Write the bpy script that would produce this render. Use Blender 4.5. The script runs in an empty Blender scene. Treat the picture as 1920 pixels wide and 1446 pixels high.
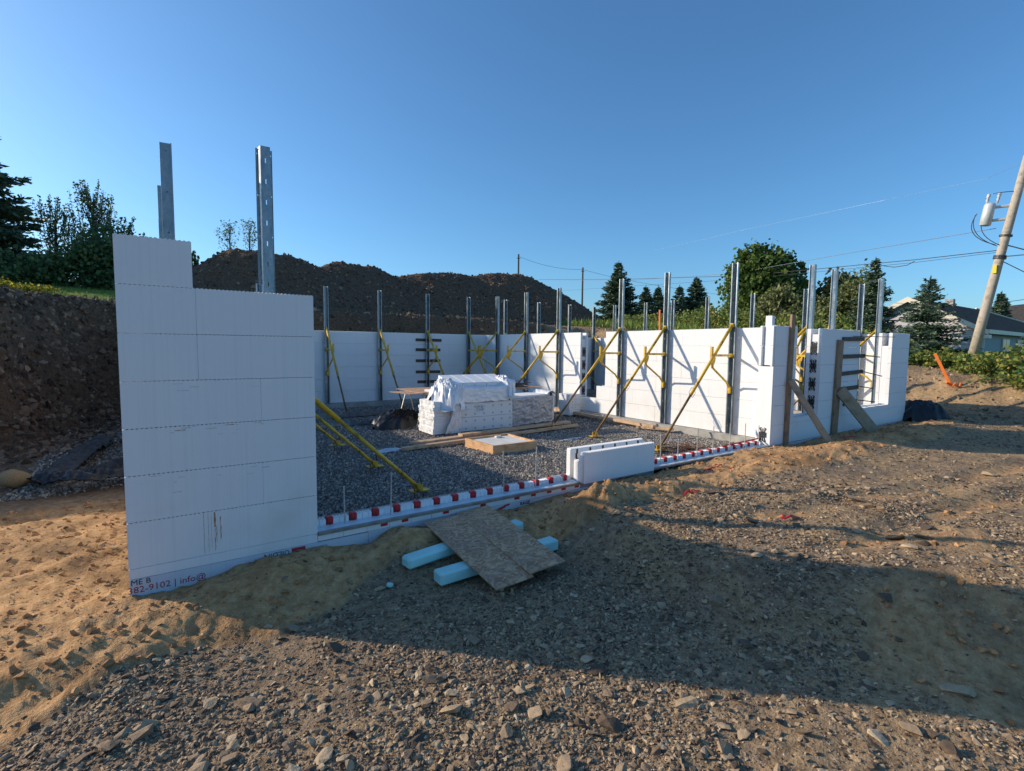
import bpy, bmesh, math, random
import numpy as np
from mathutils import Vector, Matrix
random.seed(7); RNG = np.random.default_rng(11)
SC = bpy.context.scene; COL = SC.collection
rad = math.radians

# ------------------------------------------------------------------ camera
PITCH, ROLL, YAW = 0.0753, 0.0103, 0.6064
CAM = Vector((0.2351, -4.0692, 1.4869))
fw = Vector((math.sin(YAW)*math.cos(PITCH), math.cos(YAW)*math.cos(PITCH), -math.sin(PITCH)))
rt = Vector((math.cos(YAW), -math.sin(YAW), 0)); up = rt.cross(fw)
r2 = math.cos(ROLL)*rt + math.sin(ROLL)*up; u2 = -math.sin(ROLL)*rt + math.cos(ROLL)*up
cd = bpy.data.cameras.new('camera'); cam = bpy.data.objects.new('camera', cd); COL.objects.link(cam)
cam.matrix_world = Matrix(((r2.x, u2.x, -fw.x, CAM.x), (r2.y, u2.y, -fw.y, CAM.y), (r2.z, u2.z, -fw.z, CAM.z), (0, 0, 0, 1)))
cd.sensor_width = 36; cd.sensor_fit = 'HORIZONTAL'; cd.lens = 942.86/1920*36
cd.clip_start = 0.05; cd.clip_end = 3000
SC.camera = cam
# ------------------------------------------------------------------ sky, sun, exposure
SUN_DIR = Vector((-0.702, 0.712, math.tan(rad(21.7)))).normalized()      # towards the sun
w = bpy.data.worlds.new('World'); SC.world = w; w.use_nodes = True
nt = w.node_tree; nt.nodes.clear()
sky = nt.nodes.new('ShaderNodeTexSky'); sky.sky_type = 'NISHITA'; sky.sun_disc = False
sky.sun_elevation = rad(21.7); sky.sun_rotation = math.atan2(SUN_DIR.x, SUN_DIR.y)
sky.altitude = 100; sky.air_density = 1.0; sky.dust_density = 1.0; sky.ozone_density = 10.0
bg = nt.nodes.new('ShaderNodeBackground'); bg.inputs['Strength'].default_value = 0.15
wo = nt.nodes.new('ShaderNodeOutputWorld')
wb = nt.nodes.new('ShaderNodeMixRGB'); wb.blend_type = 'MULTIPLY'; wb.inputs[0].default_value = 1; wb.inputs[2].default_value = (1.14, 1.07, .86, 1)
nt.links.new(sky.outputs[0], wb.inputs[1]); nt.links.new(wb.outputs[0], bg.inputs['Color']); nt.links.new(bg.outputs[0], wo.inputs['Surface'])
sl = bpy.data.lights.new('sun', 'SUN'); sl.energy = 3.45; sl.angle = rad(0.53); sl.color = (1.0, 0.86, 0.67)
so = bpy.data.objects.new('sun', sl); COL.objects.link(so)
so.rotation_euler = (-SUN_DIR).to_track_quat('-Z', 'Y').to_euler(); so.location = (-20, 20, 20)
SC.view_settings.view_transform = 'Standard'; SC.view_settings.look = 'None'
SC.view_settings.exposure = 0.54; SC.view_settings.gamma = 1.0
SC.view_settings.use_curve_mapping = False

# ------------------------------------------------------------------ material helpers
def new_mat(name):
    m = bpy.data.materials.new(name); m.use_nodes = True
    n = m.node_tree; return m, n, n.nodes['Principled BSDF']
def N(n, t, **kw):
    x = n.nodes.new(t)
    for k, v in kw.items():
        if k in x.inputs: x.inputs[k].default_value = v
        else: setattr(x, k, v)
    return x
def coords(n, scale=(1, 1, 1), kind='Object', rot=(0, 0, 0)):
    tc = N(n, 'ShaderNodeTexCoord'); mp = N(n, 'ShaderNodeMapping')
    mp.inputs['Scale'].default_value = scale; mp.inputs['Rotation'].default_value = rot
    n.links.new(tc.outputs[kind], mp.inputs['Vector']); return mp.outputs[0]
def wcoords(n, scale=(1, 1, 1)):
    g = N(n, 'ShaderNodeNewGeometry'); mp = N(n, 'ShaderNodeMapping'); mp.inputs['Scale'].default_value = scale
    n.links.new(g.outputs['Position'], mp.inputs['Vector']); return mp.outputs[0]
def noise(n, vec, scale, detail=4, rough=.55):
    x = N(n, 'ShaderNodeTexNoise'); x.inputs['Scale'].default_value = scale
    x.inputs['Detail'].default_value = detail; x.inputs['Roughness'].default_value = rough
    n.links.new(vec, x.inputs['Vector']); return x.outputs['Fac']
def ramp(n, fac, stops):
    r = N(n, 'ShaderNodeValToRGB'); cr = r.color_ramp
    cr.elements[0].position, cr.elements[0].color = stops[0][0], (*stops[0][1], 1)
    cr.elements[1].position, cr.elements[1].color = stops[-1][0], (*stops[-1][1], 1)
    for p, c in stops[1:-1]:
        e = cr.elements.new(p); e.color = (*c, 1)
    n.links.new(fac, r.inputs['Fac']); return r.outputs['Color']
def mixc(n, fac, a, b, mode='MIX'):
    x = N(n, 'ShaderNodeMixRGB', blend_type=mode)
    for s, v in ((0, fac), (1, a), (2, b)):
        if isinstance(v, (int, float)): x.inputs[s].default_value = v
        elif isinstance(v, tuple): x.inputs[s].default_value = (*v, 1)
        else: n.links.new(v, x.inputs[s])
    return x.outputs[0]
def bump(n, p, h, strength=.3, dist=.01, prev=None):
    b = N(n, 'ShaderNodeBump'); b.inputs['Strength'].default_value = strength; b.inputs['Distance'].default_value = dist
    n.links.new(h, b.inputs['Height'])
    if prev: n.links.new(prev, b.inputs['Normal'])
    n.links.new(b.outputs[0], p.inputs['Normal']); return b.outputs[0]
def simple(name, c, rough=.6, metal=0, var=.25, scale=8, bmp=.15, bd=.004):
    m, n, p = new_mat(name); v = coords(n); f = noise(n, v, scale)
    lo = tuple(x*(1-var) for x in c); hi = tuple(min(1, x*(1+var)) for x in c)
    n.links.new(ramp(n, f, [(.3, lo), (.7, hi)]), p.inputs['Base Color'])
    p.inputs['Roughness'].default_value = rough; p.inputs['Metallic'].default_value = metal
    if bmp: bump(n, p, noise(n, v, scale*6), bmp, bd)
    return m
def wood(name, a, b, rough=.75, sc=1):
    m, n, p = new_mat(name); v = coords(n, (1.5*sc, 22*sc, 22*sc)); v2 = coords(n, (3, 3, 3))
    f = noise(n, v, 3, 6, .65); g = noise(n, v2, 2.2, 3)
    c = ramp(n, f, [(.3, a), (.7, b)]); dk = tuple(x*.55 for x in a)
    c2 = mixc(n, ramp(n, g, [(.52, (0, 0, 0)), (.75, (.75, .75, .75))]), c, dk)
    n.links.new(c2, p.inputs['Base Color']); p.inputs['Roughness'].default_value = rough
    bump(n, p, f, .35, .003); return m

M = {}
# white expanded foam: faint vertical extrusion lines, a little grime
def foam(name, base=.79, dirt=.7, tint=(1, 1, 1)):
    m, n, p = new_mat(name); wv = wcoords(n, (26, 26, .35)); w2 = wcoords(n)
    lines = noise(n, wv, 1.6, 5, .7); blot = noise(n, w2, 1.7, 6, .6); fine = noise(n, w2, 55, 3)
    c1 = tuple(base*t for t in tint); c0 = tuple(base*.95*t for t in tint)
    c = ramp(n, lines, [(.36, c0), (.5, c1)])
    d = tuple(x*y for x, y in zip(c1, (.78, .72, .62)))
    mp = N(n, 'ShaderNodeSeparateXYZ'); n.links.new(w2, mp.inputs[0])
    low = N(n, 'ShaderNodeMapRange'); low.inputs[1].default_value = .9; low.inputs[2].default_value = -.1
    n.links.new(mp.outputs[2], low.inputs[0])
    f = ramp(n, blot, [(.5, (0, 0, 0)), (.8, (dirt, dirt, dirt))])
    f2 = mixc(n, 1.0, f, low.outputs[0], 'MULTIPLY')
    n.links.new(mixc(n, f2, c, d), p.inputs['Base Color'])
    p.inputs['Roughness'].default_value = .75; p.inputs['Specular IOR Level'].default_value = .3
    b1 = bump(n, p, lines, .16, .003); bump(n, p, fine, .12, .002, b1); return m
M['foam'] = foam('white_foam'); M['foam_clean'] = foam('clean_foam', .82, .1)
M['form_board'] = foam('form_board', .62, .5, (.93, .98, 1.08))
M['blue_foam'] = simple('blue_foam', (.44, .76, .72), .6, 0, .10, 6, .2, .003)
M['web'] = simple('black_plastic', (.012, .012, .013), .5)
M['red'] = simple('red_plastic', (.52, .018, .022), .45, 0, .2, 14)
M['tray'] = simple('pale_sill_film', (.62, .70, .76), .35, 0, .06, 9, .1)
M['rail'] = simple('grey_rail', (.27, .26, .23), .5, .3, .25, 12)
M['concrete'] = simple('concrete', (.36, .34, .31), .85, 0, .25, 5, .5, .006)
M['dry_concrete'] = simple('dry_concrete', (.70, .67, .61), .85, 0, .15, 5, .4, .004)
M['tarp'] = simple('black_tarp', (.018, .018, .020), .42, 0, .3, 9, .4, .01)
M['fabric'] = simple('filter_fabric', (.045, .046, .048), .8, 0, .3, 9, .4, .01)
M['orange'] = simple('orange_paint', (.85, .20, .03), .6, 0, .1, 10)
M['wood_new'] = wood('new_lumber', (.44, .28, .16), (.66, .47, .31))
M['wood_box'] = wood('box_lumber', (.55, .30, .14), (.74, .46, .25))
M['wood_old'] = wood('weathered_plank', (.22, .135, .08), (.38, .25, .15))
M['wood_grey'] = wood('grey_plank', (.30, .22, .14), (.48, .37, .25))
M['wood_dark'] = wood('dark_slat', (.065, .045, .032), (.12, .085, .06))
M['pole_wood'] = wood('utility_pole_wood', (.33, .27, .21), (.55, .47, .38), .8, .6)
M['wire'] = simple('cable', (.05, .05, .055), .5, 0, .1, 4, 0)
M['wire_light'] = simple('bare_cable', (.45, .46, .48), .35, .7, .1, 4, 0)
M['grey_paint'] = simple('grey_enamel', (.55, .56, .56), .4, .1, .08, 6, 0)
M['porcelain'] = simple('porcelain', (.6, .6, .6), .3, 0, .05, 6, 0)
M['rebar'] = simple('rebar', (.50, .49, .45), .5, .3, .3, 20)
M['rust'] = simple('rust', (.13, .055, .028), .85, .1, .5, 22, .4)
M['plastic_scrap'] = simple('plastic_scrap', (.50, .56, .62), .3, 0, .1, 6, .3, .01)

def steel():
    m, n, p = new_mat('galvanized_steel'); v = coords(n, (1, 1, .4)); f = noise(n, v, 14, 5, .6)
    vo = N(n, 'ShaderNodeTexVoronoi'); vo.inputs['Scale'].default_value = 55; n.links.new(coords(n), vo.inputs['Vector'])
    c = ramp(n, f, [(.3, (.17, .21, .24)), (.7, (.36, .41, .44))])
    g = N(n, 'ShaderNodeHueSaturation'); g.inputs['Saturation'].default_value = 0; n.links.new(vo.outputs['Color'], g.inputs['Color'])
    n.links.new(mixc(n, .22, c, g.outputs[0], 'MULTIPLY'), p.inputs['Base Color'])
    p.inputs['Metallic'].default_value = .6
    n.links.new(ramp(n, f, [(.3, (.28,)*3), (.7, (.46,)*3)]), p.inputs['Roughness']); return m
M['steel'] = steel()
def yellow():
    m, n, p = new_mat('yellow_paint'); v = coords(n); f = noise(n, v, 9, 6, .7)
    n.links.new(ramp(n, f, [(.36, (.14, .075, .02)), (.46, (.60, .36, .02)), (.75, (.80, .50, .03))]), p.inputs['Base Color'])
    p.inputs['Roughness'].default_value = .45; bump(n, p, f, .2, .002); return m
M['yellow'] = yellow()
def rusty():
    m, n, p = new_mat('worn_yellow_tube'); f = noise(n, coords(n), 6, 6, .7)
    n.links.new(ramp(n, f, [(.38, (.10, .052, .02)), (.60, (.24, .13, .03)), (.72, (.52, .33, .03))]), p.inputs['Base Color'])
    p.inputs['Roughness'].default_value = .7; return m
M['rusty'] = rusty()
def osb():
    m, n, p = new_mat('strand_board'); v = coords(n, (1, 1, 1))
    vo = N(n, 'ShaderNodeTexVoronoi'); vo.inputs['Scale'].default_value = 1.0
    warp = N(n, 'ShaderNodeTexNoise'); warp.inputs['Scale'].default_value = 7; n.links.new(v, warp.inputs['Vector'])
    ad = N(n, 'ShaderNodeVectorMath', operation='ADD'); mu = N(n, 'ShaderNodeVectorMath', operation='SCALE'); mu.inputs['Scale'].default_value = 9
    n.links.new(warp.outputs['Color'], mu.inputs[0]); n.links.new(coords(n, (60, 24, 20)), ad.inputs[0]); n.links.new(mu.outputs[0], ad.inputs[1])
    n.links.new(ad.outputs[0], vo.inputs['Vector'])
    sp = N(n, 'ShaderNodeSeparateColor'); n.links.new(vo.outputs['Color'], sp.inputs[0])
    c = ramp(n, sp.outputs[0], [(0, (.34, .17, .08)), (.45, (.48, .27, .145)), (1, (.66, .43, .26))])
    g = noise(n, v, 3, 4); n.links.new(mixc(n, ramp(n, g, [(.45, (0, 0, 0)), (.75, (.45, .45, .45))]), c, (.24, .155, .12)), p.inputs['Base Color'])
    p.inputs['Roughness'].default_value = .75; bump(n, p, sp.outputs[0], .25, .002); return m
M['osb'] = osb()
def sheet_plastic(name, c, rough, sc):
    m, n, p = new_mat(name); v = coords(n); f = noise(n, v, sc, 5, .6)
    n.links.new(ramp(n, f, [(.3, tuple(x*.93 for x in c)), (.7, c)]), p.inputs['Base Color'])
    p.inputs['Roughness'].default_value = rough; p.inputs['Coat Weight'].default_value = .3
    wv = N(n, 'ShaderNodeTexWave', wave_type='BANDS'); wv.inputs['Scale'].default_value = 3; wv.inputs['Distortion'].default_value = 14
    wv.inputs['Detail'].default_value = 3; n.links.new(v, wv.inputs['Vector'])
    b = bump(n, p, f, .25, .02); bump(n, p, wv.outputs['Fac'], .15, .012, b); return m
M['white_plastic'] = sheet_plastic('white_plastic_film', (.88, .87, .87), .35, 9)
M['grey_plastic'] = sheet_plastic('grey_plastic_film', (.44, .44, .46), .35, 6)

def earth(name, use_mask=True):
    m, n, p = new_mat(name); v = wcoords(n)
    f1 = noise(n, v, 1.1, 8, .62); f2 = noise(n, v, 14, 6, .7); f3 = noise(n, v, 70, 3, .6)
    dirt = ramp(n, f2, [(.30, (.13, .083, .05)), (.5, (.32, .22, .135)), (.72, (.50, .36, .225))])
    tan = ramp(n, f2, [(.28, (.28, .165, .08)), (.5, (.47, .31, .16)), (.75, (.62, .43, .235))])
    dirt = mixc(n, ramp(n, f1, [(.44, (0, 0, 0)), (.60, (.85, .85, .85))]), dirt, tan)
    sand = ramp(n, f2, [(.27, (.27, .145, .060)), (.45, (.55, .305, .135)), (.72, (.76, .485, .24))])
    sand = mixc(n, ramp(n, f1, [(.38, (.8, .8, .8)), (.50, (0, 0, 0))]), sand, (.25, .145, .07))
    soil = ramp(n, f2, [(.25, (.065, .038, .024)), (.5, (.16, .095, .057)), (.8, (.31, .19, .115))])
    soil = mixc(n, ramp(n, f1, [(.5, (0, 0, 0)), (.8, (.5, .5, .5))]), soil, (.10, .08, .06))
    grass = ramp(n, f2, [(.3, (.12, .19, .03)), (.7, (.24, .33, .06))])
    at = N(n, 'ShaderNodeVertexColor'); at.layer_name = 'zone'
    sp = N(n, 'ShaderNodeSeparateColor'); n.links.new(at.outputs['Color'], sp.inputs[0])
    c = mixc(n, sp.outputs[0], dirt, sand); c = mixc(n, sp.outputs[2], c, soil); c = mixc(n, sp.outputs[1], c, grass)
    c = mixc(n, .35, c, ramp(n, f3, [(.3, (.5, .5, .5)), (.7, (1, 1, 1))]), 'MULTIPLY')
    n.links.new(c, p.inputs['Base Color']); p.inputs['Roughness'].default_value = .95
    p.inputs['Specular IOR Level'].default_value = .2
    b = bump(n, p, f2, .9, .03); b = bump(n, p, f3, .7, .010, b); return m
M['earth'] = earth('earth')
def rock(name, stops, rough=.85):
    m, n, p = new_mat(name); oi = N(n, 'ShaderNodeObjectInfo'); f = noise(n, wcoords(n), 35, 5, .6)
    c = ramp(n, oi.outputs['Random'], stops)
    n.links.new(mixc(n, .6, c, ramp(n, f, [(.3, (.55, .55, .55)), (.7, (1, 1, 1))]), 'MULTIPLY'), p.inputs['Base Color'])
    p.inputs['Roughness'].default_value = rough; bump(n, p, f, .8, .008); return m
M['slate'] = rock('yard_rock', [(0, (.085, .056, .036)), (.35, (.23, .155, .095)), (.65, (.37, .26, .16)), (.88, (.50, .36, .215)), (1, (.60, .46, .30))])
M['crushed'] = rock('crushed_stone', [(0, (.13, .12, .115)), (.5, (.29, .26, .23)), (.8, (.46, .41, .35)), (1, (.62, .55, .47))])
M['clod'] = rock('soil_clod', [(0, (.065, .040, .025)), (.5, (.18, .11, .068)), (.85, (.30, .19, .12)), (1, (.42, .29, .19))], .95)
M['sandclod'] = rock('sand_clod', [(0, (.34, .165, .07)), (1, (.60, .33, .145))], .95)
M['gravel_bed'] = simple('gravel_bed', (.15, .14, .13), .95, 0, .5, 30, .8, .02)
def leaf(name, stops, trans=.38):
    m, n, p = new_mat(name); g = N(n, 'ShaderNodeNewGeometry')
    n.links.new(ramp(n, g.outputs['Random Per Island'], stops), p.inputs['Base Color'])
    p.inputs['Roughness'].default_value = .55; p.inputs['Specular IOR Level'].default_value = .3
    tr = N(n, 'ShaderNodeBsdfTranslucent'); mx = N(n, 'ShaderNodeMixShader'); mx.inputs[0].default_value = trans
    n.links.new(ramp(n, g.outputs['Random Per Island'], stops), tr.inputs['Color'])
    out = n.nodes['Material Output']; n.links.new(p.outputs[0], mx.inputs[1]); n.links.new(tr.outputs[0], mx.inputs[2])
    n.links.new(mx.outputs[0], out.inputs['Surface']); return m
M['spruce'] = leaf('spruce_needles', [(0, (0.044, 0.079, 0.053)), (0.6, (0.085, 0.133, 0.079)), (1, (0.144, 0.199, 0.107))], .1)
M['maple'] = leaf('maple_leaves', [(0, (0.056, 0.104, 0.022)), (0.6, (0.104, 0.166, 0.035)), (1, (0.191, 0.247, 0.056))])
M['poplar'] = leaf('poplar_leaves', [(0, (0.06, 0.108, 0.044)), (0.7, (0.108, 0.176, 0.065)), (1, (0.203, 0.257, 0.095))])
M['bush'] = leaf('bush_leaves', [(0, (0.081, 0.145, 0.033)), (0.55, (0.181, 0.245, 0.051)), (0.85, (0.343, 0.343, 0.081)), (1, (0.506, 0.361, 0.109))])
M['olive'] = leaf('olive_leaves', [(0, (0.096, 0.12, 0.048)), (0.6, (0.192, 0.216, 0.08)), (1, (0.304, 0.304, 0.128))])
M['autumn'] = leaf('turning_leaves', [(0, (0.096, 0.134, 0.038)), (0.6, (0.192, 0.211, 0.058)), (0.9, (0.461, 0.23, 0.058)), (1, (0.576, 0.25, 0.058))])
M['golden'] = leaf('goldenrod', [(0, (0.084, 0.126, 0.021)), (0.5, (0.224, 0.224, 0.028)), (1, (0.7, 0.504, 0.028))])
M['grass'] = leaf('grass_blades', [(0, (0.09, 0.162, 0.027)), (0.6, (0.198, 0.27, 0.054)), (1, (0.396, 0.396, 0.09))])
M['bark'] = simple('bark', (.09, .07, .05), .9, 0, .3, 14, .6, .02)

# ------------------------------------------------------------------ mesh helpers
class MB:
    def __init__(s): s.v = []; s.f = []; s.mi = []; s.k = 0
    def add(s, vs, fs, mi=0):
        b = len(s.v); s.v += [tuple(x) for x in vs]; s.f += [tuple(i+b for i in f) for f in fs]; s.mi += [mi]*len(fs)
    def box(s, a, b, mi=0, c=0.0, mat=None):
        (x0, y0, z0), (x1, y1, z1) = a, b
        if c <= 0:
            vs = [(x, y, z) for z in (z0, z1) for y in (y0, y1) for x in (x0, x1)]
            fs = [(0, 2, 3, 1), (4, 5, 7, 6), (0, 1, 5, 4), (2, 6, 7, 3), (0, 4, 6, 2), (1, 3, 7, 5)]
        else:
            cx, cy, cz = (x0+x1)/2, (y0+y1)/2, (z0+z1)/2; hx, hy, hz = (x1-x0)/2, (y1-y0)/2, (z1-z0)/2
            c = min(c, hx*.9, hy*.9, hz*.9); vs = []; idx = {}
            for sx in (-1, 1):
                for sy in (-1, 1):
                    for sz in (-1, 1):
                        for ax in range(3):
                            d = [hx-c, hy-c, hz-c]; d[ax] = (hx, hy, hz)[ax]
                            idx[(sx, sy, sz, ax)] = len(vs); vs.append((cx+sx*d[0], cy+sy*d[1], cz+sz*d[2]))
            fs = []
            for ax in range(3):
                o = [i for i in range(3) if i != ax]
                for sg in (-1, 1):
                    q = []
                    for a_, b_ in ((-1, -1), (1, -1), (1, 1), (-1, 1)):
                        k = [0, 0, 0]; k[ax] = sg; k[o[0]] = a_; k[o[1]] = b_; q.append(idx[(*k, ax)])
                    fs.append(tuple(q))
            for a1 in range(3):
                for a2 in range(a1+1, 3):
                    a3 = 3-a1-a2
                    for s1 in (-1, 1):
                        for s2 in (-1, 1):
                            def K(t, ax):
                                k = [0, 0, 0]; k[a1] = s1; k[a2] = s2; k[a3] = t; return idx[(*k, ax)]
                            fs.append((K(-1, a1), K(1, a1), K(1, a2), K(-1, a2)))
            for sx in (-1, 1):
                for sy in (-1, 1):
                    for sz in (-1, 1): fs.append(tuple(idx[(sx, sy, sz, a_)] for a_ in range(3)))
        if mat is not None: vs = [mat @ Vector(v) for v in vs]
        s.add(vs, fs, mi)
    def tube(s, pts, r, n=8, mi=0, caps=True):
        pts = [Vector(p) for p in pts]; rs = r if isinstance(r, (list, tuple)) else [r]*len(pts)
        rings = []; prev = None
        for i, p in enumerate(pts):
            d = (pts[min(i+1, len(pts)-1)]-pts[max(i-1, 0)]).normalized()
            if prev is None: a = d.orthogonal().normalized()
            else:
                a = prev-d*prev.dot(d); a = a.normalized() if a.length > 1e-6 else d.orthogonal().normalized()
            prev = a; b = d.cross(a)
            rings.append([p+rs[i]*(math.cos(2*math.pi*k/n)*a+math.sin(2*math.pi*k/n)*b) for k in range(n)])
        vs = [v for rg in rings for v in rg]; fs = []
        for i in range(len(pts)-1):
            for k in range(n): fs.append((i*n+k, i*n+(k+1) % n, (i+1)*n+(k+1) % n, (i+1)*n+k))
        if caps: fs += [tuple(range(n-1, -1, -1)), tuple((len(pts)-1)*n+k for k in range(n))]
        s.add(vs, fs, mi)
    def prism(s, poly, axis, a, b, mi=0):
        """poly: 2D points; extruded along axis from a to b. axis x: poly=(y,z); y: (x,z); z: (x,y)"""
        def P(u, v, t): return {'x': (t, u, v), 'y': (u, t, v), 'z': (u, v, t)}[axis]
        n = len(poly); vs = [P(u, v, a) for u, v in poly]+[P(u, v, b) for u, v in poly]
        fs = [tuple(range(n))[::-1], tuple(range(n, 2*n))]+[(i, (i+1) % n, n+(i+1) % n, n+i) for i in range(n)]
        s.add(vs, fs, mi)
    def mesh(s, name, mats, off=None, smooth=False):
        me = bpy.data.meshes.new(name); vs = s.v
        if off is not None: vs = [(x-off[0], y-off[1], z-off[2]) for x, y, z in vs]
        me.from_pydata([tuple(v) for v in vs], [], s.f)
        for m in (mats if isinstance(mats, (list, tuple)) else [mats]): me.materials.append(M[m] if isinstance(m, str) else m)
        me.polygons.foreach_set('material_index', s.mi)
        bm = bmesh.new(); bm.from_mesh(me); bmesh.ops.recalc_face_normals(bm, faces=bm.faces); bm.to_mesh(me); bm.free()
        if smooth: me.polygons.foreach_set('use_smooth', [True]*len(me.polygons))
        me.update(); return me
def link(name, me, parent=None, loc=None, rotz=None):
    o = bpy.data.objects.new(name, me); COL.objects.link(o)
    if parent is not None: o.parent = parent
    if loc is not None: o.location = loc
    if rotz is not None: o.rotation_euler = (0, 0, rotz)
    return o
def tag(o, label=None, cat=None, group=None, kind=None):
    for k, v in (('label', label), ('category', cat), ('group', group), ('kind', kind)):
        if v: o[k] = v
    return o
def thing(name, label, cat, loc=(0, 0, 0), rotz=0, group=None):
    o = bpy.data.objects.new(name, None); COL.objects.link(o); o.empty_display_size = .1
    o.location = loc; o.rotation_euler = (0, 0, rotz); return tag(o, label, cat, group)
def part(name, mb, mat, parent, smooth=False):
    """mesh given in world coordinates when the parent is unrotated"""
    off = Vector((0, 0, 0)); p = parent
    while p is not None: off += p.location; p = p.parent
    return link(name, mb.mesh(name, mat, off, smooth), parent)
def kids(o): return [c for c in bpy.data.objects if c.parent is o]
def copy_tree(o, parent=None):
    c = o.copy(); COL.objects.link(c); c.parent = parent
    for ch in CH.get(o.name, kids(o)): copy_tree(ch, c)
    return c
CH = {}
def npmesh(name, V, F, mats, smooth=False):
    """V (n,3) float, F (m,3|4) int arrays -> mesh, fast"""
    me = bpy.data.meshes.new(name); k = F.shape[1]
    me.vertices.add(len(V)); me.vertices.foreach_set('co', np.ascontiguousarray(V, np.float32).ravel())
    me.loops.add(F.size); me.loops.foreach_set('vertex_index', np.ascontiguousarray(F, np.int32).ravel())
    me.polygons.add(len(F)); me.polygons.foreach_set('loop_start', np.arange(len(F), dtype=np.int32)*k)
    for m in (mats if isinstance(mats, (list, tuple)) else [mats]): me.materials.append(M[m])
    me.update(calc_edges=True); me.validate()
    if smooth: me.polygons.foreach_set('use_smooth', np.ones(len(F), bool))
    return me
# value noise in numpy
_T = np.random.default_rng(5).random((256, 256))
def vn(x, y):
    xi = np.floor(x).astype(int); yi = np.floor(y).astype(int); fx = x-xi; fy = y-yi
    fx = fx*fx*(3-2*fx); fy = fy*fy*(3-2*fy); g = lambda a, b: _T[a & 255, b & 255]
    return (g(xi, yi)*(1-fx)*(1-fy)+g(xi+1, yi)*fx*(1-fy)+g(xi, yi+1)*(1-fx)*fy+g(xi+1, yi+1)*fx*fy)*2-1
def fbm(x, y, s, o=4, r=.5):
    t = 0; a = 1; n = 0
    for i in range(o): t = t+a*vn(x*s+17*i, y*s+31*i); n += a; a *= r; s *= 2.03
    return t/n
def S(t, a=0., b=1.):
    t = np.clip((t-a)/(b-a), 0, 1); return t*t*(3-2*t)

# ------------------------------------------------------------------ terrain
H = .3112                                                   # one course of foam block
TOE = np.array([(-14, 4.2), (-7, 5.9), (-3.8, 6.2), (-2.3, 6.3), (-1.35, 6.9), (-1.0, 9.6), (-.6, 10.5), (14.4, 10.5), (15.3, 9), (15.4, 0), (14.9, -2.6), (17, -5.5), (40, -14)])
POLY = np.vstack([TOE, [(40, -80), (-14, -80)]])
def toe_dist(x, y):
    d = np.full(x.shape, 1e9)
    for (ax, ay), (bx, by) in zip(TOE[:-1], TOE[1:]):
        vx, vy = bx-ax, by-ay; t = np.clip(((x-ax)*vx+(y-ay)*vy)/(vx*vx+vy*vy), 0, 1)
        d = np.minimum(d, np.hypot(x-ax-t*vx, y-ay-t*vy))
    ins = np.zeros(x.shape, bool); n = len(POLY); j = n-1
    for i in range(n):
        xi, yi = POLY[i]; xj, yj = POLY[j]
        c = ((yi > y) != (yj > y)) & (x < (xj-xi)*(y-yi)/(yj-yi+1e-12)+xi); ins ^= c; j = i
    return np.where(ins, -d, d)
WX = [-3, -.6, 0, .3, .48, .82, 1.17, 1.6, 1.83, 2.3, 3.34, 4.0, 5.2, 7.75, 8.56, 10.9, 13.6, 16]
WZ = [-.28, -.22, -.215, -.20, -.165, -.085, -.115, -.16, -.09, -.12, -.125, -.075, -.05, .015, -.04, .0, -.03, .0]
def sandmask(x, y):
    by = np.interp(x, [-3, -.45, 0, .5, 1.2, 1.64, 2.2, 2.9, 3.9, 4.3, 5.9, 7.2, 10.3, 13, 15], [-1.9, -1.05, -.65, -.8, -.66, -.42, -.50, -.80, -1.0, -1.15, -.95, -1.2, -1.3, -1.0, -.6])
    e = y-by+.22*fbm(x, y, 2.1, 6, .62)
    s = S(e, -.03, .04)*(1-S(y, 2.6+.4*vn(x*2, y*2), 3.0))*(1-S(x, 14.2, 15))
    blob = S(.72-np.hypot((x-4.05)/1.1, (y+3.25)/.9)+.45*fbm(x, y, 1.3, 6, .62), 0, .35)*.6
    blob = np.maximum(blob, S(.6-np.hypot((x-5.2)/1.3, (y+2.9)/.5)+.4*fbm(x+9, y, 1.6, 4), 0, .4)*.6)
    for yo in (0, .75):
        yr = -1.75-.16*(x-4)-yo*.9+.08*vn(x*.7, x*0+yo*5); blob = np.maximum(blob, .62*np.exp(-((y-yr)/.16)**2)*S(x, 3.2, 4.6)*S(fbm(x, y, 1.5, 4), -.25, .15))
    return np.clip(np.maximum(s, blob), 0, 1)
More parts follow.
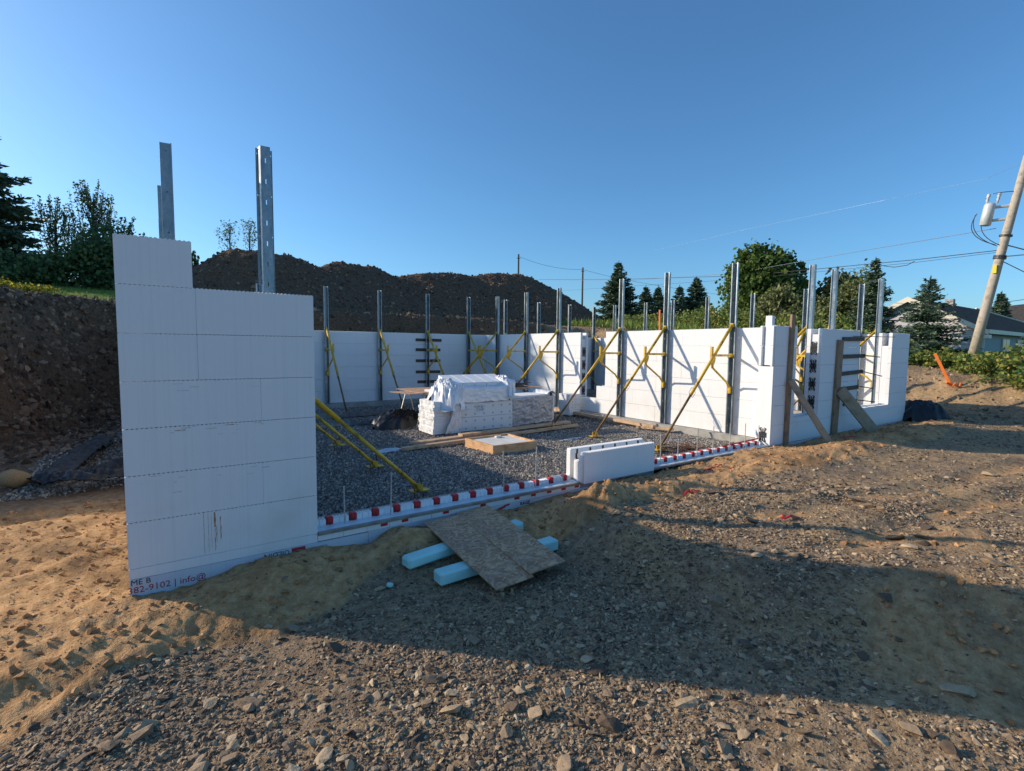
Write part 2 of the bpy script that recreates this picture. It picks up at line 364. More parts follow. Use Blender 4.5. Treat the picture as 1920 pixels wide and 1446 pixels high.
def terrain(x, y):
    x = np.asarray(x, float); y = np.asarray(y, float); D = toe_dist(x, y); v = x+y
    far = -.30+.34*S(v, .3, 1.5)*S(x, 2.85, 3.6)
    wall = np.interp(x, WX, WZ)
    t = S(-y, .05, .80)
    z = wall*(1-t)+far*t
    z = z+.15*np.exp(-((x-3.62)/.36)**2-((y+.66)/.20)**2)*(1+.7*fbm(x, y, 7, 4, .65))+.05*np.exp(-((x-4.4)/.5)**2-((y+.6)/.25)**2)
    z = z+.05*np.exp(-((x-.75)/.3)**2-((y+.3)/.14)**2)+.07*np.exp(-((x-1.95)/.35)**2-((y+.22)/.12)**2)+.10*S(x, 5.5, 8)*np.exp(-((y+.9)/.4)**2)*(1-S(x, 12, 14))
    z = z+.06*np.exp(-((x+.2)/.5)**2-((y+.55)/.35)**2)-.05*np.exp(-((x+.45)/.3)**2-((y+1.0)/.3)**2)
    for yo in (0, .75):
        yr = -1.75-.16*(x-4)-yo*.9+.08*vn(x*.7, x*0+yo*5); rut = np.exp(-((y-yr)/.13)**2)*S(x, 3.2, 4.6)*(1-S(x, 13, 15)); z = z-.030*rut+.016*np.exp(-((y-yr-.24)/.09)**2)*S(x, 3.2, 4.6)
    sm = sandmask(x, y)
    z = z+.028*fbm(x, y, 1.6, 4)+sm*(.045*(1-2*np.abs(fbm(x+5, y, 1.9, 5, .6)))*(.5+.5*S(x, -1, 3)*0+.3)+.022*fbm(x, y+3, 9, 4, .6)-.018)+.010*fbm(x, y+7, 9, 3)
    z = z-.12*S(D, -1.2, -.2)*S(x, 14, 16)*0
    zg_left = 2.55; zg_right = .92+.115*np.clip(y, -3, 14)
    k = S(x, 11, 15); zg = zg_left*(1-k)+zg_right*k
    wd = 1.6*(1-k)+3.0*k
    b = S(D/wd+.22*fbm(x, y, .9, 4))
    z = z*(1-b)+(zg+(.03+.12*(1-S(x, -.5, 1.5)))*np.clip(D-2.2, 0, 4.6)*(1-k)+.02*np.clip(D-4, 0, 15)*k)*b
    z = z+b*(.10*(1-.7*k))*fbm(x, y, 2.3, 5, .6)*(1-S(D, 2, 4)*(1-.3*k))+(.42*fbm(x*1.3, y, 1.2, 5, .62)+.10*fbm(x, y, 5, 4, .65))*S(b, 0, .3)*(1-S(b, .8, 1))*(1-.75*k)
    inside = (x > .05) & (x < 13.4) & (y > .04) & (y < 9.5)
    z = np.where(inside, -.42, z)
    return z
def zone(x, y):
    D = toe_dist(x, y); sm = sandmask(x, y); k = S(x, 12, 15)
    e = D+.5*fbm(x, y, 1.1, 4)
    soil = S(e, -1.3, -.5)*(1-k)*(1-S(x, 13, 15))*S(y, 1.2, 3.2)
    soil = np.maximum(soil, (y > .1)*(1-k)*.75*(x < 0)*S(y, 2.7, 3.3)); soil = np.maximum(soil, S(e, -.3, .5)*(1-k))
    grass = S(e, 2.3, 2.8)*(1-k)+S(e, 4.2, 4.8)*k
    grass = grass*np.where((x > -.5) & (x < 22) & (y > 10) & (y < 16), S(fbm(x, y, .7, 3), .1, .4)*.6, 1)
    sm = sm*(1-S(e, -.6, .2))
    return sm, np.clip(grass, 0, 1), np.clip(soil, 0, 1)*(1-sm)
az0 = YAW
th = np.concatenate([np.arange(-50, 50, .17), np.arange(50, 310, 3.0)]); th = np.radians(th)+az0
rr = [.5]
while rr[-1] < 28: rr.append(rr[-1]*1.0115)
while rr[-1] < 900: rr.append(rr[-1]*1.06)
rr = np.array(rr); TT, RR = np.meshgrid(th, rr)
X = CAM.x+RR*np.sin(TT); Y = CAM.y+RR*np.cos(TT); Z = terrain(X, Y)
nr, nth = X.shape; V = np.stack([X.ravel(), Y.ravel(), Z.ravel()], 1)
ii, jj = np.meshgrid(np.arange(nr-1), np.arange(nth), indexing='ij'); j2 = (jj+1) % nth
F = np.stack([ii*nth+jj, (ii+1)*nth+jj, (ii+1)*nth+j2, ii*nth+j2], -1).reshape(-1, 4)
V = np.vstack([V, [[CAM.x, CAM.y, -.3]]])
me = npmesh('ground', V, F, 'earth', True)
cap = np.array([[nth*nr, j, (j+1) % nth] for j in range(nth)])
def set_zone(me, V):
    a = me.color_attributes.new('zone', 'FLOAT_COLOR', 'POINT'); s, g, so_ = zone(V[:, 0], V[:, 1])
    c = np.stack([s, g, so_, np.ones_like(s)], 1).astype(np.float32); a.data.foreach_set('color', c.ravel())
set_zone(me, V)
GROUND = link('ground', me); tag(GROUND, kind='structure')

# spoil heap behind the walls
xs = np.arange(-1, 25.01, .09); ys = np.arange(11.6, 27, .10); X, Y = np.meshgrid(xs, ys)
RID = [(1.0, 18.1, 4.0, .62), (2.6, 17.6, 5.05, .72), (3.6, 17.5, 5.10, .72), (4.5, 17.5, 4.98, .72), (5.6, 18.1, 4.75, .70), (6.9, 18.8, 5.2, .72), (8.5, 19.3, 5.15, .72),
       (9.7, 20, 4.9, .72), (11.3, 20.3, 5.25, .7), (12.9, 20.6, 5.5, .72), (14.0, 20.8, 5.5, .7), (15.0, 20.9, 5.5, .7), (16.6, 20.9, 5.85, .72), (18.4, 20.6, 5.8, .74), (19.6, 19.8, 5.1, .74), (20.4, 18.6, 4.2, .72)]
R3 = []
for a_, b_ in zip(RID[:-1], RID[1:]):
    for t_ in (0, .25, .5, .75): R3.append(tuple(p*(1-t_)+q*t_ for p, q in zip(a_, b_)))
RID = R3+[RID[-1]]
Z = np.full(X.shape, -9.)
wob = .35*fbm(X, Y, .45, 3)
for (cx, cy, cz, sl_) in RID:
    d = np.sqrt((X-cx)**2+(Y-cy)**2+.10); Z = np.maximum(Z, cz-sl_*(d-.30)+wob*np.clip(d*.35, 0, 1))
Z = Z+.10*fbm(X, Y, 1.1, 5, .6)+.07*fbm(X, Y, 3.2, 4, .7)+.05*fbm(X, Y, 9, 3, .7)
gz = terrain(X, Y); Z = np.maximum(Z, gz-.5)
nr, nc = X.shape; V = np.stack([X.ravel(), Y.ravel(), Z.ravel()], 1)
ii, jj = np.meshgrid(np.arange(nr-1), np.arange(nc-1), indexing='ij')
F = np.stack([ii*nc+jj, ii*nc+jj+1, (ii+1)*nc+jj+1, (ii+1)*nc+jj], -1).reshape(-1, 4)
keep = (Z-gz).ravel() > -.3; F = F[keep[F].any(1)]
me = npmesh('dirt_hill', V, F, 'earth', True)
a = me.color_attributes.new('zone', 'FLOAT_COLOR', 'POINT'); c = np.zeros((len(V), 4), np.float32); c[:, 2] = 1; c[:, 3] = 1
a.data.foreach_set('color', c.ravel())
HILL = link('dirt_hill', me); tag(HILL, kind='structure')
HX, HY, HZ, HG = X, Y, Z, gz

# gravel floor inside the walls
def floor_z(x, y): return -.125+.022*fbm(x, y, .8, 4)+.006*fbm(x, y, 9, 2)
xs = np.arange(.06, 13.3, .08); ys = np.arange(.06, 9.4, .08); X, Y = np.meshgrid(xs, ys); Z = floor_z(X, Y)
nr, nc = X.shape; ii, jj = np.meshgrid(np.arange(nr-1), np.arange(nc-1), indexing='ij')
me = npmesh('gravel_floor', np.stack([X.ravel(), Y.ravel(), Z.ravel()], 1), np.stack([ii*nc+jj, ii*nc+jj+1, (ii+1)*nc+jj+1, (ii+1)*nc+jj], -1).reshape(-1, 4), 'gravel_bed', True)
FLOOR = link('gravel_floor', me); tag(FLOOR, kind='structure')

# ------------------------------------------------------------------ stones
def stone_mesh(name, mat, seed, flat=.5, npts=13, long_=1.35):
    r = random.Random(seed); bm = bmesh.new()
    for i in range(npts):
        v = Vector((r.gauss(0, 1), r.gauss(0, 1), r.gauss(0, 1))).normalized()*r.uniform(.85, 1.1)
        bm.verts.new((v.x*long_, v.y, v.z*flat))
    bmesh.ops.convex_hull(bm, input=bm.verts)
    for v in [v for v in bm.verts if not v.link_faces]: bm.verts.remove(v)
    me = bpy.data.meshes.new(name); bm.to_mesh(me); bm.free(); me.materials.append(M[mat]); return me
def stone_set(name, mat, n, flat, long_=1.35):
    c = bpy.data.collections.new(name)
    for i in range(n):
        c.objects.link(bpy.data.objects.new('%s_%d' % (name, i), stone_mesh(name, mat, i*13+len(name), flat*random.uniform(.75, 1.3), 11+i % 4, long_)))
    return c
def scatter(name, P, Rt, Sc, coll, label=None, cat=None, kind='stuff', parent=None):
    me = bpy.data.meshes.new(name); n = len(P); me.vertices.add(n); me.vertices.foreach_set('co', P.astype(np.float32).ravel())
    a = me.attributes.new('rot', 'FLOAT_VECTOR', 'POINT'); a.data.foreach_set('vector', Rt.astype(np.float32).ravel())
    a = me.attributes.new('scl', 'FLOAT_VECTOR', 'POINT'); a.data.foreach_set('vector', Sc.astype(np.float32).ravel())
    a = me.attributes.new('pick', 'INT', 'POINT'); a.data.foreach_set('value', RNG.integers(0, len(coll.objects), n).astype(np.int32))
    g = bpy.data.node_groups.new(name, 'GeometryNodeTree')
    g.interface.new_socket('Geometry', in_out='INPUT', socket_type='NodeSocketGeometry'); g.interface.new_socket('Geometry', in_out='OUTPUT', socket_type='NodeSocketGeometry')
    gi = g.nodes.new('NodeGroupInput'); go = g.nodes.new('NodeGroupOutput'); ip = g.nodes.new('GeometryNodeInstanceOnPoints')
    ci = g.nodes.new('GeometryNodeCollectionInfo'); ci.inputs['Collection'].default_value = coll; ci.inputs['Separate Children'].default_value = True; ci.inputs['Reset Children'].default_value = True
    ip.inputs['Pick Instance'].default_value = True
    def att(nm, t):
        x = g.nodes.new('GeometryNodeInputNamedAttribute'); x.data_type = t; x.inputs[0].default_value = nm
        return [o_ for o_ in x.outputs if o_.enabled][0]
    L = g.links.new; L(gi.outputs[0], ip.inputs['Points']); L(ci.outputs[0], ip.inputs['Instance'])
    L(att('pick', 'INT'), ip.inputs['Instance Index']); L(att('rot', 'FLOAT_VECTOR'), ip.inputs['Rotation']); L(att('scl', 'FLOAT_VECTOR'), ip.inputs['Scale'])
    L(ip.outputs[0], go.inputs[0])
    o = link(name, me, parent); md = o.modifiers.new('scatter', 'NODES'); md.node_group = g
    return tag(o, label, cat, kind=kind)
SL = stone_set('slate', 'slate', 12, .55); CR = stone_set('crushed', 'crushed', 8, .7, 1.15)
CL = stone_set('clod', 'clod', 8, .8, 1.1); SD = stone_set('sandclod', 'sandclod', 6, .75, 1.1)
def rots(n, tilt=.5):
    return np.stack([RNG.normal(0, tilt, n), RNG.normal(0, tilt, n), RNG.uniform(0, 6.28, n)], 1)
def scl(s, n): return np.stack([s*RNG.uniform(.7, 1.2, n), s*RNG.uniform(.7, 1.2, n), s*RNG.uniform(.7, 1.1, n)], 1)
# rubble of the yard, dense near the camera
def polar(n, rmin, rmax, p, a0=-52, a1=52):
    u = RNG.random(n); r = (rmin**p+u*(rmax**p-rmin**p))**(1/p); t = np.radians(RNG.uniform(a0, a1, n))+YAW
    return CAM.x+r*np.sin(t), CAM.y+r*np.cos(t), r
BOARD = lambda x, y: (x > 1.55) & (x < 3.15) & (y > -1.4) & (y < .02)
def yard(n, rmin, rmax, p, s0, s1, sandkeep=.03):
    x, y, r = polar(n, rmin, rmax, p); D = toe_dist(x, y); sm = sandmask(x, y)
    clump = S(fbm(x, y, 1.2, 4), -.35, .35)*.75+.25
    k = (RNG.random(len(x)) < np.where(sm > .4, sandkeep, clump)) & (D < 1.2) & ~((x > -.03) & (x < 13.52) & (y > -.03))
    k &= ~((x < 0) & (y > 2.6))
    x, y, r = x[k], y[k], r[k]; n = len(x); s = s0+(s1-s0)*RNG.random(n)**3.2
    s = s*np.clip(1-.0*r, 1, 1); z = terrain(x, y)
    return np.stack([x, y, z+s*.12], 1), rots(n, .38), scl(s, n)
A = [yard(170000, 1.5, 6.0, 1.35, .004, .015), yard(34000, 1.5, 9, 1.6, .009, .028), yard(80000, 5, 17, 1.5, .008, .024)]
P, R_, S_ = [np.concatenate([a[i] for a in A]) for i in range(3)]
scatter('yard_rubble', P, R_, S_, SL, 'broken grey brown slate rubble covering the yard in front of the walls', 'gravel')
# crumbs of sand on the sand
x, y, r = polar(26000, 2, 15, 1.3); k = (sandmask(x, y) > .5) & (y < -.02) | ((sandmask(x, y) > .5) & (x < -.02)); x, y = x[k], y[k]; n = len(x); s = .005+.028*RNG.random(n)**4
scatter('sand_crumbs', np.stack([x, y, terrain(x, y)+s*.2], 1), rots(n), scl(s, n), SD, 'loose crumbs of tan sand along the foot of the walls', 'sand')
# crushed stone floor
def floorpts(n, xa, xb, ya, yb, s0, s1):
    x = RNG.uniform(xa, xb, n); y = RNG.uniform(ya, yb, n); s = s0+(s1-s0)*RNG.random(n)**1.5
    return np.stack([x, y, floor_z(x, y)+s*.25], 1), rots(n, 1.0), scl(s, n)
A = [floorpts(26000, .26, 5, .26, 3, .010, .021), floorpts(24000, 5, 8.4, .26, 3, .010, .021), floorpts(34000, .26, 8.4, 3, 9.2, .011, .024), floorpts(9000, 8.8, 13.2, .3, 9.2, .013, .024)]
P, R_, S_ = [np.concatenate([a[i] for a in A]) for i in range(3)]
scatter('crushed_stone', P, R_, S_, CR, 'bed of grey crushed stone spread inside the foam walls', 'gravel')
# clods on hill, banks
kk = np.argwhere((HZ-HG) > -.1); sel = kk[RNG.integers(0, len(kk), 15000)]
hx = HX[sel[:, 0], sel[:, 1]]+RNG.uniform(-.05, .05, len(sel)); hy = HY[sel[:, 0], sel[:, 1]]; hz = HZ[sel[:, 0], sel[:, 1]]; s = .015+.085*RNG.random(len(sel))**4
scatter('hill_clods', np.stack([hx, hy, hz], 1), rots(len(sel), .9), scl(s, len(sel)), CL, 'lumps of dark soil on the flank of the spoil heap', 'soil')
x, y, r = polar(60000, 5, 26, 1.2); D = toe_dist(x, y); k = (D > -1.2) & (D < 3.5) & (x < 24) & ~((x > 0) & (y < 9.6) & (x < 13.5)); x, y, D = x[k], y[k], D[k]; k = RNG.random(len(x)) < .55; x, y = x[k], y[k]
xe = RNG.uniform(-6, 1, 24000); ye = RNG.uniform(3.2, 12, 24000); De = toe_dist(xe, ye); ke = (De > -.7) & (De < 1.9) & ~((xe > -.03) & (ye < 9.6)); x = np.concatenate([x, xe[ke]]); y = np.concatenate([y, ye[ke]])
n = len(x); s = .012+.085*RNG.random(n)**3.2; kr = (x > 14)
z = terrain(x, y)
scatter('bank_clods', np.stack([x, y, z], 1)[~kr], rots((~kr).sum(), .9), scl(s[~kr], (~kr).sum()), CL, 'dark lumps and rubble on the excavated bank', 'soil')
scatter('slope_rubble', np.stack([x, y, z], 1)[kr], rots(kr.sum(), .9), scl(s[kr]*.8, kr.sum()), SL, 'brown rubble on the low slope right of the walls', 'gravel')
# single stones lying in the foreground, each its own part of the ground
SM = [stone_mesh('stone', 'slate', 900+i, random.uniform(.28, .6), 12+i % 5, random.uniform(1.2, 1.7)) for i in range(12)]
def stone(x, y, s, rz=None, mesh=None, tilt=.25, parent=None, zoff=0):
    o = link('stone', mesh or random.choice(SM), parent or GROUND)
    o.location = (x, y, float(terrain(np.array([x]), np.array([y]))[0])+s*.18+zoff)
    o.rotation_euler = (random.gauss(0, tilt), random.gauss(0, tilt), random.uniform(0, 6.28) if rz is None else rz); o.scale = (s, s, s)
for (x, y, s) in [(1.93, -2.47, .050), (5.75, -2.06, .10), (5.55, -2.2, .06), (4.95, -2.62, .075), (5.1, -2.75, .05), (2.35, -2.6, .045), (3.95, -2.9, .055), (.02, -1.9, .07), (.45, -2.1, .075), (.62, -2.0, .05), (-.15, -1.55, .06), (.10, -1.35, .055), (1.05, -2.6, .05), (3.6, -3.35, .06), (4.9, -3.2, .055), (6.6, -2.4, .07), (8.2, -2.5, .09)]: stone(x, y, s)
cnt = 0
while cnt < 270:
    r = 1.9+4.2*random.random()**1.5; t = rad(random.uniform(-46, 47))+YAW; x = CAM.x+r*math.sin(t); y = CAM.y+r*math.cos(t)
    if y > -.5 or BOARD(x, y) or float(sandmask(np.array([x]), np.array([y]))[0]) > .4: continue
    stone(x, y, random.uniform(.011, .021)+.024*random.random()**4+.003*r); cnt += 1
M['tan_rock'] = simple('tan_boulder', (.34, .22, .11), .9, 0, .2, 9, .4, .01)
tb = stone_mesh('boulder', 'tan_rock', 77, .75, 60, 1.2); tb.polygons.foreach_set('use_smooth', [True]*len(tb.polygons)); o = link('boulder', tb); o.location = (-1.25, 4.05, -.12); o.scale = (.15, .15, .15)
tag(o, 'rounded tan boulder at the foot of the dark bank', 'boulder')

# ------------------------------------------------------------------ foam block walls
def toothed(s0, s1, z0, z1, pitch=.0259, th_=.0045):
    """outline of one panel face with small teeth along the top"""
    pts = [(s0, z0), (s1, z0)]; n = max(1, int(round((s1-s0)/pitch))); p = (s1-s0)/n
    for i in range(n-1, -1, -1):
        a = s0+i*p; b = a+p
        pts += [(b, z1-th_), (b-p*.25, z1-th_), (b-p*.25, z1), (a+p*.25, z1), (a+p*.25, z1-th_)]
    pts.append((s0, z1-th_)); return pts
PT = .062
def panel(mb, axis, f0, f1, s0, s1, z0, z1, teeth):
    if teeth: mb.prism(toothed(s0, s1, z0, z1), 'y' if axis == 'x' else 'x', f0, f1)
    else:
        a = (s0, f0, z0) if axis == 'x' else (f0, s0, z0); b = (s1, f1, z1) if axis == 'x' else (f1, s1, z1)
        mb.box(a, b, c=.0014)
WEBM = None
def web_mesh():
    """black lattice tie: an X with a cross, flat in x-z, unit: .10 wide .22 high"""
    mb = MB()
    for a, b in (((-.05, -.10), (.05, .10)), ((-.05, .10), (.05, -.10)), ((-.05, 0), (.05, 0)), ((0, -.10), (0, .10)), ((-.05, .10), (-.02, .11)), ((.05, .10), (.02, .11)), ((-.05, -.10), (-.02, -.11)), ((.05, -.10), (.02, -.11)), ((-.052, -.04), (-.052, .04)), ((.052, -.04), (.052, .04)), ((-.03, -.09), (-.03, .09)), ((.03, -.09), (.03, .09))):
        d = Vector((b[0]-a[0], 0, b[1]-a[1])); L = d.length; ang = math.atan2(d.z, d.x)
        mt = Matrix.Translation(((a[0]+b[0])/2, 0, (a[1]+b[1])/2)) @ Matrix.Rotation(-ang, 4, 'Y')
        mb.box((-L/2, -.004, -.006), (L/2, .004, .006), mat=mt)
    return mb.mesh('plastic_web', 'web')
WEBM = web_mesh()
def wall(name, label, axis, f0, f1, s0, s1, ncr, z0=0., openings=(), shift=0., fine=False, joints=None, plugs=()):
    loc = (s0, f0, z0) if axis == 'x' else (f0, s0, z0)
    root = thing(name, label, 'foam wall', loc); L = 1.225
    for c in range(ncr):
        za = z0+c*H; zb = za+H-(.0016 if fine else .0030)
        s = s0-(L*.5+shift if c % 2 else shift) - L
        cuts = []
        while s < s1: cuts.append((max(s, s0), min(s+L, s1))); s += L
        if joints: cuts = list(zip([s0]+joints[c], joints[c]+[s1]))
        for a, b in cuts:
            if b-a < .02: continue
            segs = [(a, b)]
            for (o0, o1, oz0, oz1) in openings:
                if oz0 < (za+zb)/2 < oz1:
                    ns = []
                    for (p, q_) in segs:
                        if o1 <= p or o0 >= q_: ns.append((p, q_))
                        else:
                            if o0-p > .02: ns.append((p, o0))
                            if q_-o1 > .02: ns.append((o1, q_))
                    segs = ns
            for (p, q_) in segs:
                mb = MB(); top = c == ncr-1 or fine; j = random.uniform(-.0008, .0008)
                g0 = .0006 if p > s0+.01 else 0; g1 = .0006 if q_ < s1-.01 else 0
                panel(mb, axis, f0+j, f0+PT, p+g0, q_-g1, za, zb+(.003 if top and c == ncr-1 else .0008 if fine else 0), top)
                panel(mb, axis, f1-PT, f1-j, p+g0, q_-g1, za, zb, top)
                part('foam_block', mb, 'foam', root)
    for (o0, o1, oz0, oz1) in plugs:                    # foam end plugs and ties shown in the cut ends: (pos, direction, z0, z1)
        mb = MB(); e = .02*o1; a, b = sorted((o0+e, o0+e+.05*o1))
        A_ = (a, f0+PT+.001, oz0); B_ = (b, f1-PT-.001, oz1)
        if axis == 'y': A_ = (f0+PT+.001, a, oz0); B_ = (f1-PT-.001, b, oz1)
        mb.box(A_, B_); part('end_plug', mb, 'foam', root)
        zc = oz0+.155
        while zc < oz1-.08:
            wv = link('plastic_web', WEBM, root)
            if axis == 'x': wv.location = Vector((o0+.008*o1, (f0+f1)/2, zc))-Vector(loc); wv.rotation_euler = (0, 0, math.pi/2)
            else: wv.location = Vector(((f0+f1)/2, o0+.008*o1, zc))-Vector(loc)
            zc += H
    return root
# front left corner with its seventh course
FL = wall('corner_foam_wall', 'tall white foam block corner wall standing nearest the camera, stepped at its top', 'x', 0, .24, 0, 1.195, 6, fine=True, joints=[[.43], [.815], [], [.815], [.43], [.43]])
mb = MB(); panel(mb, 'x', 0, PT, 0, .416, 6*H, 7*H, True); panel(mb, 'x', .24-PT, .24, 0, .416, 6*H, 7*H, True); mb.box((PT+.001, PT+.001, 6*H+.01), (.354, .24-PT-.001, 7*H-.02)); part('foam_block', mb, 'foam', FL)
mb = MB(); mb.box((0, 0, -.072), (1.195, .05, -.003), c=.003); part('base_board', mb, 'foam', FL)
LW = wall('left_foam_wall', 'white foam block wall running back from the near corner, seen only as a sunlit edge', 'y', 0, .24, .2415, 9.288, 6, fine=False)
mb = MB(); panel(mb, 'y', 0, PT, .2415, .90, 6*H, 7*H, True); panel(mb, 'y', .24-PT, .24, .2415, .90, 6*H, 7*H, True); part('foam_block', mb, 'foam', LW)
BW = wall('back_foam_wall', 'long white foam block wall in shade in front of the dark spoil heap', 'x', 9.29, 9.53, 0, 13.48, 6)
PW = wall('partition_foam_wall', 'sunlit white foam block wall with a doorway, crossed by brace shadows', 'y', 8.5, 8.74, .2415, 9.288, 6,
          openings=[(4.40, 4.97, .3, .65), (4.13, 4.97, .6, 9)], plugs=[(4.97, 1, H, 6*H-.16)])
RW = wall('right_foam_wall', 'white foam block side wall at the far right of the foundation', 'y', 13.24, 13.48, .2415, 9.288, 6)
FR = wall('front_right_foam_wall', 'white foam block front wall on the right with two tall openings', 'x', 0, .24, 7.97, 13.48, 6,
          openings=[(8.64, 9.47, .4, 9), (10.99, 12.53, .4, 9)], plugs=[(9.47, 1, 2*H-.18, 6*H-.1), ])
mb = MB(); mb.box((12.535, .0635, .40), (12.60, .1765, 1.60), c=.003); part('end_board', mb, 'foam_clean', FR)
# sills of cut courses in the two openings: raise the second course to z .40
for a, b in ((8.64, 9.47), (10.99, 12.53)):
    mb = MB(); panel(mb, 'x', 0, PT, a, b, H, .395, True); panel(mb, 'x', .24-PT, .24, a, b, H, .395, True)
    mb.box((a, PT+.001, .25), (b, .24-PT-.001, .34)); part('sill_block', mb, 'foam', FR)
# end of the right front wall: raised middle board and projecting edge strips
mb = MB(); mb.box((7.953, .001, -.01), (7.9685, .239, 1.235), c=.003); mb.box((7.975, .066, 1.253), (8.05, .172, 2.02), c=.004); part('end_board', mb, 'foam_clean', FR)
for y0, y1 in ((.0, .062), (.178, .24)):
    for z0_, z1_ in ((1.24, 1.55), (1.553, 1.866)):
        mb = MB(); mb.box((7.938, y0+.006, z0_), (7.969, y1-.006, z1_), c=.010); part('edge_strip', mb, 'foam_clean', FR)
wv = link('plastic_web', WEBM, FR); wv.location = (-.020, .12, .16); wv.rotation_euler = (0, 0, math.pi/2)
M['scuff'] = simple('grey_scuff', (.50, .48, .45), .8, 0, .3, 30, 0); M['rust_stain'] = simple('rust_stain', (.42, .22, .11), .85, 0, .4, 40, 0)
def mark(pts, mat, nm='scuff_mark'):
    mb = MB(); mb.prism(pts, 'y', -.0009, .0002); part(nm, mb, mat, FL)
for xa, wd_, za, zb_ in ((.428, .004, .01, .305), (.455, .003, .02, .30), (.474, .0025, .04, .29)): mark([(xa, za), (xa+wd_, za+.004), (xa+wd_, zb_), (xa, zb_-.01)], 'scuff', 'scored_line')
def ragged(x0, x1, z0, z1, mat, seed, nm):
    r = random.Random(seed); n = 9; mark([(x0+(x1-x0)*i/n, z0+r.uniform(0, .35)*(z1-z0)) for i in range(n+1)]+[(x1-(x1-x0)*i/n, z1-r.uniform(0, .35)*(z1-z0)) for i in range(n+1)], mat, nm)
for k, (xa, za, zb_) in enumerate(((.492, .19, .30), (.495, .02, .18), (.505, .08, .2), (.53, .10, .26))):
    r = random.Random(k); w_ = .010 if k == 0 else .004
    mark([(xa+r.uniform(-.002, .002), za+(zb_-za)*i/6) for i in range(7)]+[(xa+w_+r.uniform(-.003, .003), zb_-(zb_-za)*i/6) for i in range(7)], 'rust_stain', 'rust_streak')
for k in range(26):
    r = random.Random(100+k); row = r.choice([2, 2, 1, 1, 3]); xx = r.uniform(.12, .86); L_ = r.uniform(.01, .07); z_ = row*H+.30-abs(r.gauss(0, .05))
    ragged(xx, xx+L_, z_, z_+r.uniform(.002, .006), 'rust_stain' if k % 7 == 0 else 'scuff', k, 'scuff_mark')
# footing under the walls
mb = MB()
mb.box((.01, .02, -.5), (13.47, .42, -.006)); mb.box((.01, .42, -.5), (.40, 9.1, -.008)); mb.box((.01, 9.1, -.5), (13.47, 9.52, -.006))
mb.box((8.33, .42, -.5), (8.91, 9.1, -.007)); mb.box((13.08, .42, -.5), (13.47, 9.1, -.008))
FT = link('concrete_footing', mb.mesh('concrete_footing', 'concrete')); tag(FT, kind='structure')

# footing form strip under the open front: board, rail, tray, teeth, red clips
def tooth_row(mb, s0, s1, y0, y1, z0, z1, pitch=.0258):
    n = int((s1-s0)/pitch)
    for i in range(n):
        a = s0+i*pitch; pts = [(a, z0), (a+pitch*.94, z0), (a+pitch*.94, z1-.012), (a+pitch*.72, z1-.002), (a+pitch*.47, z1), (a+pitch*.22, z1-.002), (a, z1-.012)]
        mb.prism(pts, 'y', y0+(.004 if i % 2 else 0), y1)
def strip(label, x0, x1, clip0, lower, ztop=.062):
    rt_ = thing('footing_form', label, 'form strip', (x0, 0, -.1))
    mb = MB(); s = x0
    while s < x1-.01:
        e = min(s+.197, x1); m2 = MB(); m2.box((s+.001, -.002, -.066), (e-.001, .045, -.018), c=.002); part('form_panel', m2, 'foam', rt_); s = e
    mb.box((x0, -.016, -.018), (x1, .02, .008), c=.002); part('edge_rail', mb, 'rail', rt_)
    mb = MB(); mb.box((x0, .0201, -.03), (x1, .15, .003), c=.002); part('sill_tray', mb, 'tray', rt_)
    k = clip0; edges = [x0]
    while k < x1-.02:
        mb = MB(); mb.box((k-.026, .145, -.03), (k+.026, .212, ztop+.004), c=.008); mb.box((k-.012, .141, -.01), (k+.012, .147, .03), c=.002); part('red_clip', mb, 'red', rt_)
        mb = MB(); mb.box((k-.011, .139, .018), (k+.006, .1412, .024)); mb.box((k-.006, .139, .002), (k+.010, .1412, .008)); mb.box((k-.011, .139, .008), (k-.006, .1412, .018)); part('clip_mark', mb, 'web', rt_)
        if k-.03 > edges[-1]:
            mb = MB(); tooth_row(mb, edges[-1], k-.028, .15, .205, -.04, ztop-.006); part('toothed_foam', mb, 'foam_clean', rt_)
        edges.append(k+.028); k += .198
    if x1 > edges[-1]+.03:
        mb = MB(); tooth_row(mb, edges[-1], x1, .15, .205, -.04, ztop-.006); part('toothed_foam', mb, 'foam_clean', rt_)
    for k in lower:
        mb = MB(); mb.box((k-.03, -.0045, -.046), (k+.03, .0, -.020)); part('red_clip', mb, 'red', rt_)
    return rt_
ST1 = strip('low red and white toothed foam strip between the corner wall and the short block', 1.197, 3.99, 1.33, [1.74, 1.93, 2.33, 2.73, 3.13, 3.34, 3.55, 3.75, 3.94])
ST2 = strip('low red and white toothed foam strip between the short block and the right wall', 5.215, 7.93, 5.45-.198+.0, [])
# printed form boards below
def lettering(text, size, pos, parent, mat, rot180=False, name='printed_lettering', bold=0.0):
    cu = bpy.data.curves.new(name, 'FONT'); cu.body = text; cu.size = size; cu.extrude = .0006; cu.offset = bold; cu.resolution_u = 2
    t = bpy.data.objects.new(name, cu); COL.objects.link(t); bpy.context.view_layer.update()
    me = bpy.data.meshes.new_from_object(t.evaluated_get(bpy.context.evaluated_depsgraph_get())); bpy.data.objects.remove(t)
    me.materials.clear(); me.materials.append(M[mat]); me.name = name
    o = link(name, me, parent); o.rotation_euler = (math.pi/2, math.pi if rot180 else 0, 0)
    p = Vector(pos); q_ = parent
    while q_ is not None: p -= q_.location; q_ = q_.parent
    if rot180: o.rotation_euler = (math.pi/2, math.pi, 0)
    o.location = p; return o
def board_thing(label, x0, x1, z0, z1, y=-.003):
    r_ = thing('printed_form_board', label, 'form board', (x0, y, z0))
    mb = MB(); mb.box((x0, y, z0), (x1, y+.05 if y+.05 < .018 else .018, z1), c=.001); part('board_face', mb, 'form_board', r_); return r_
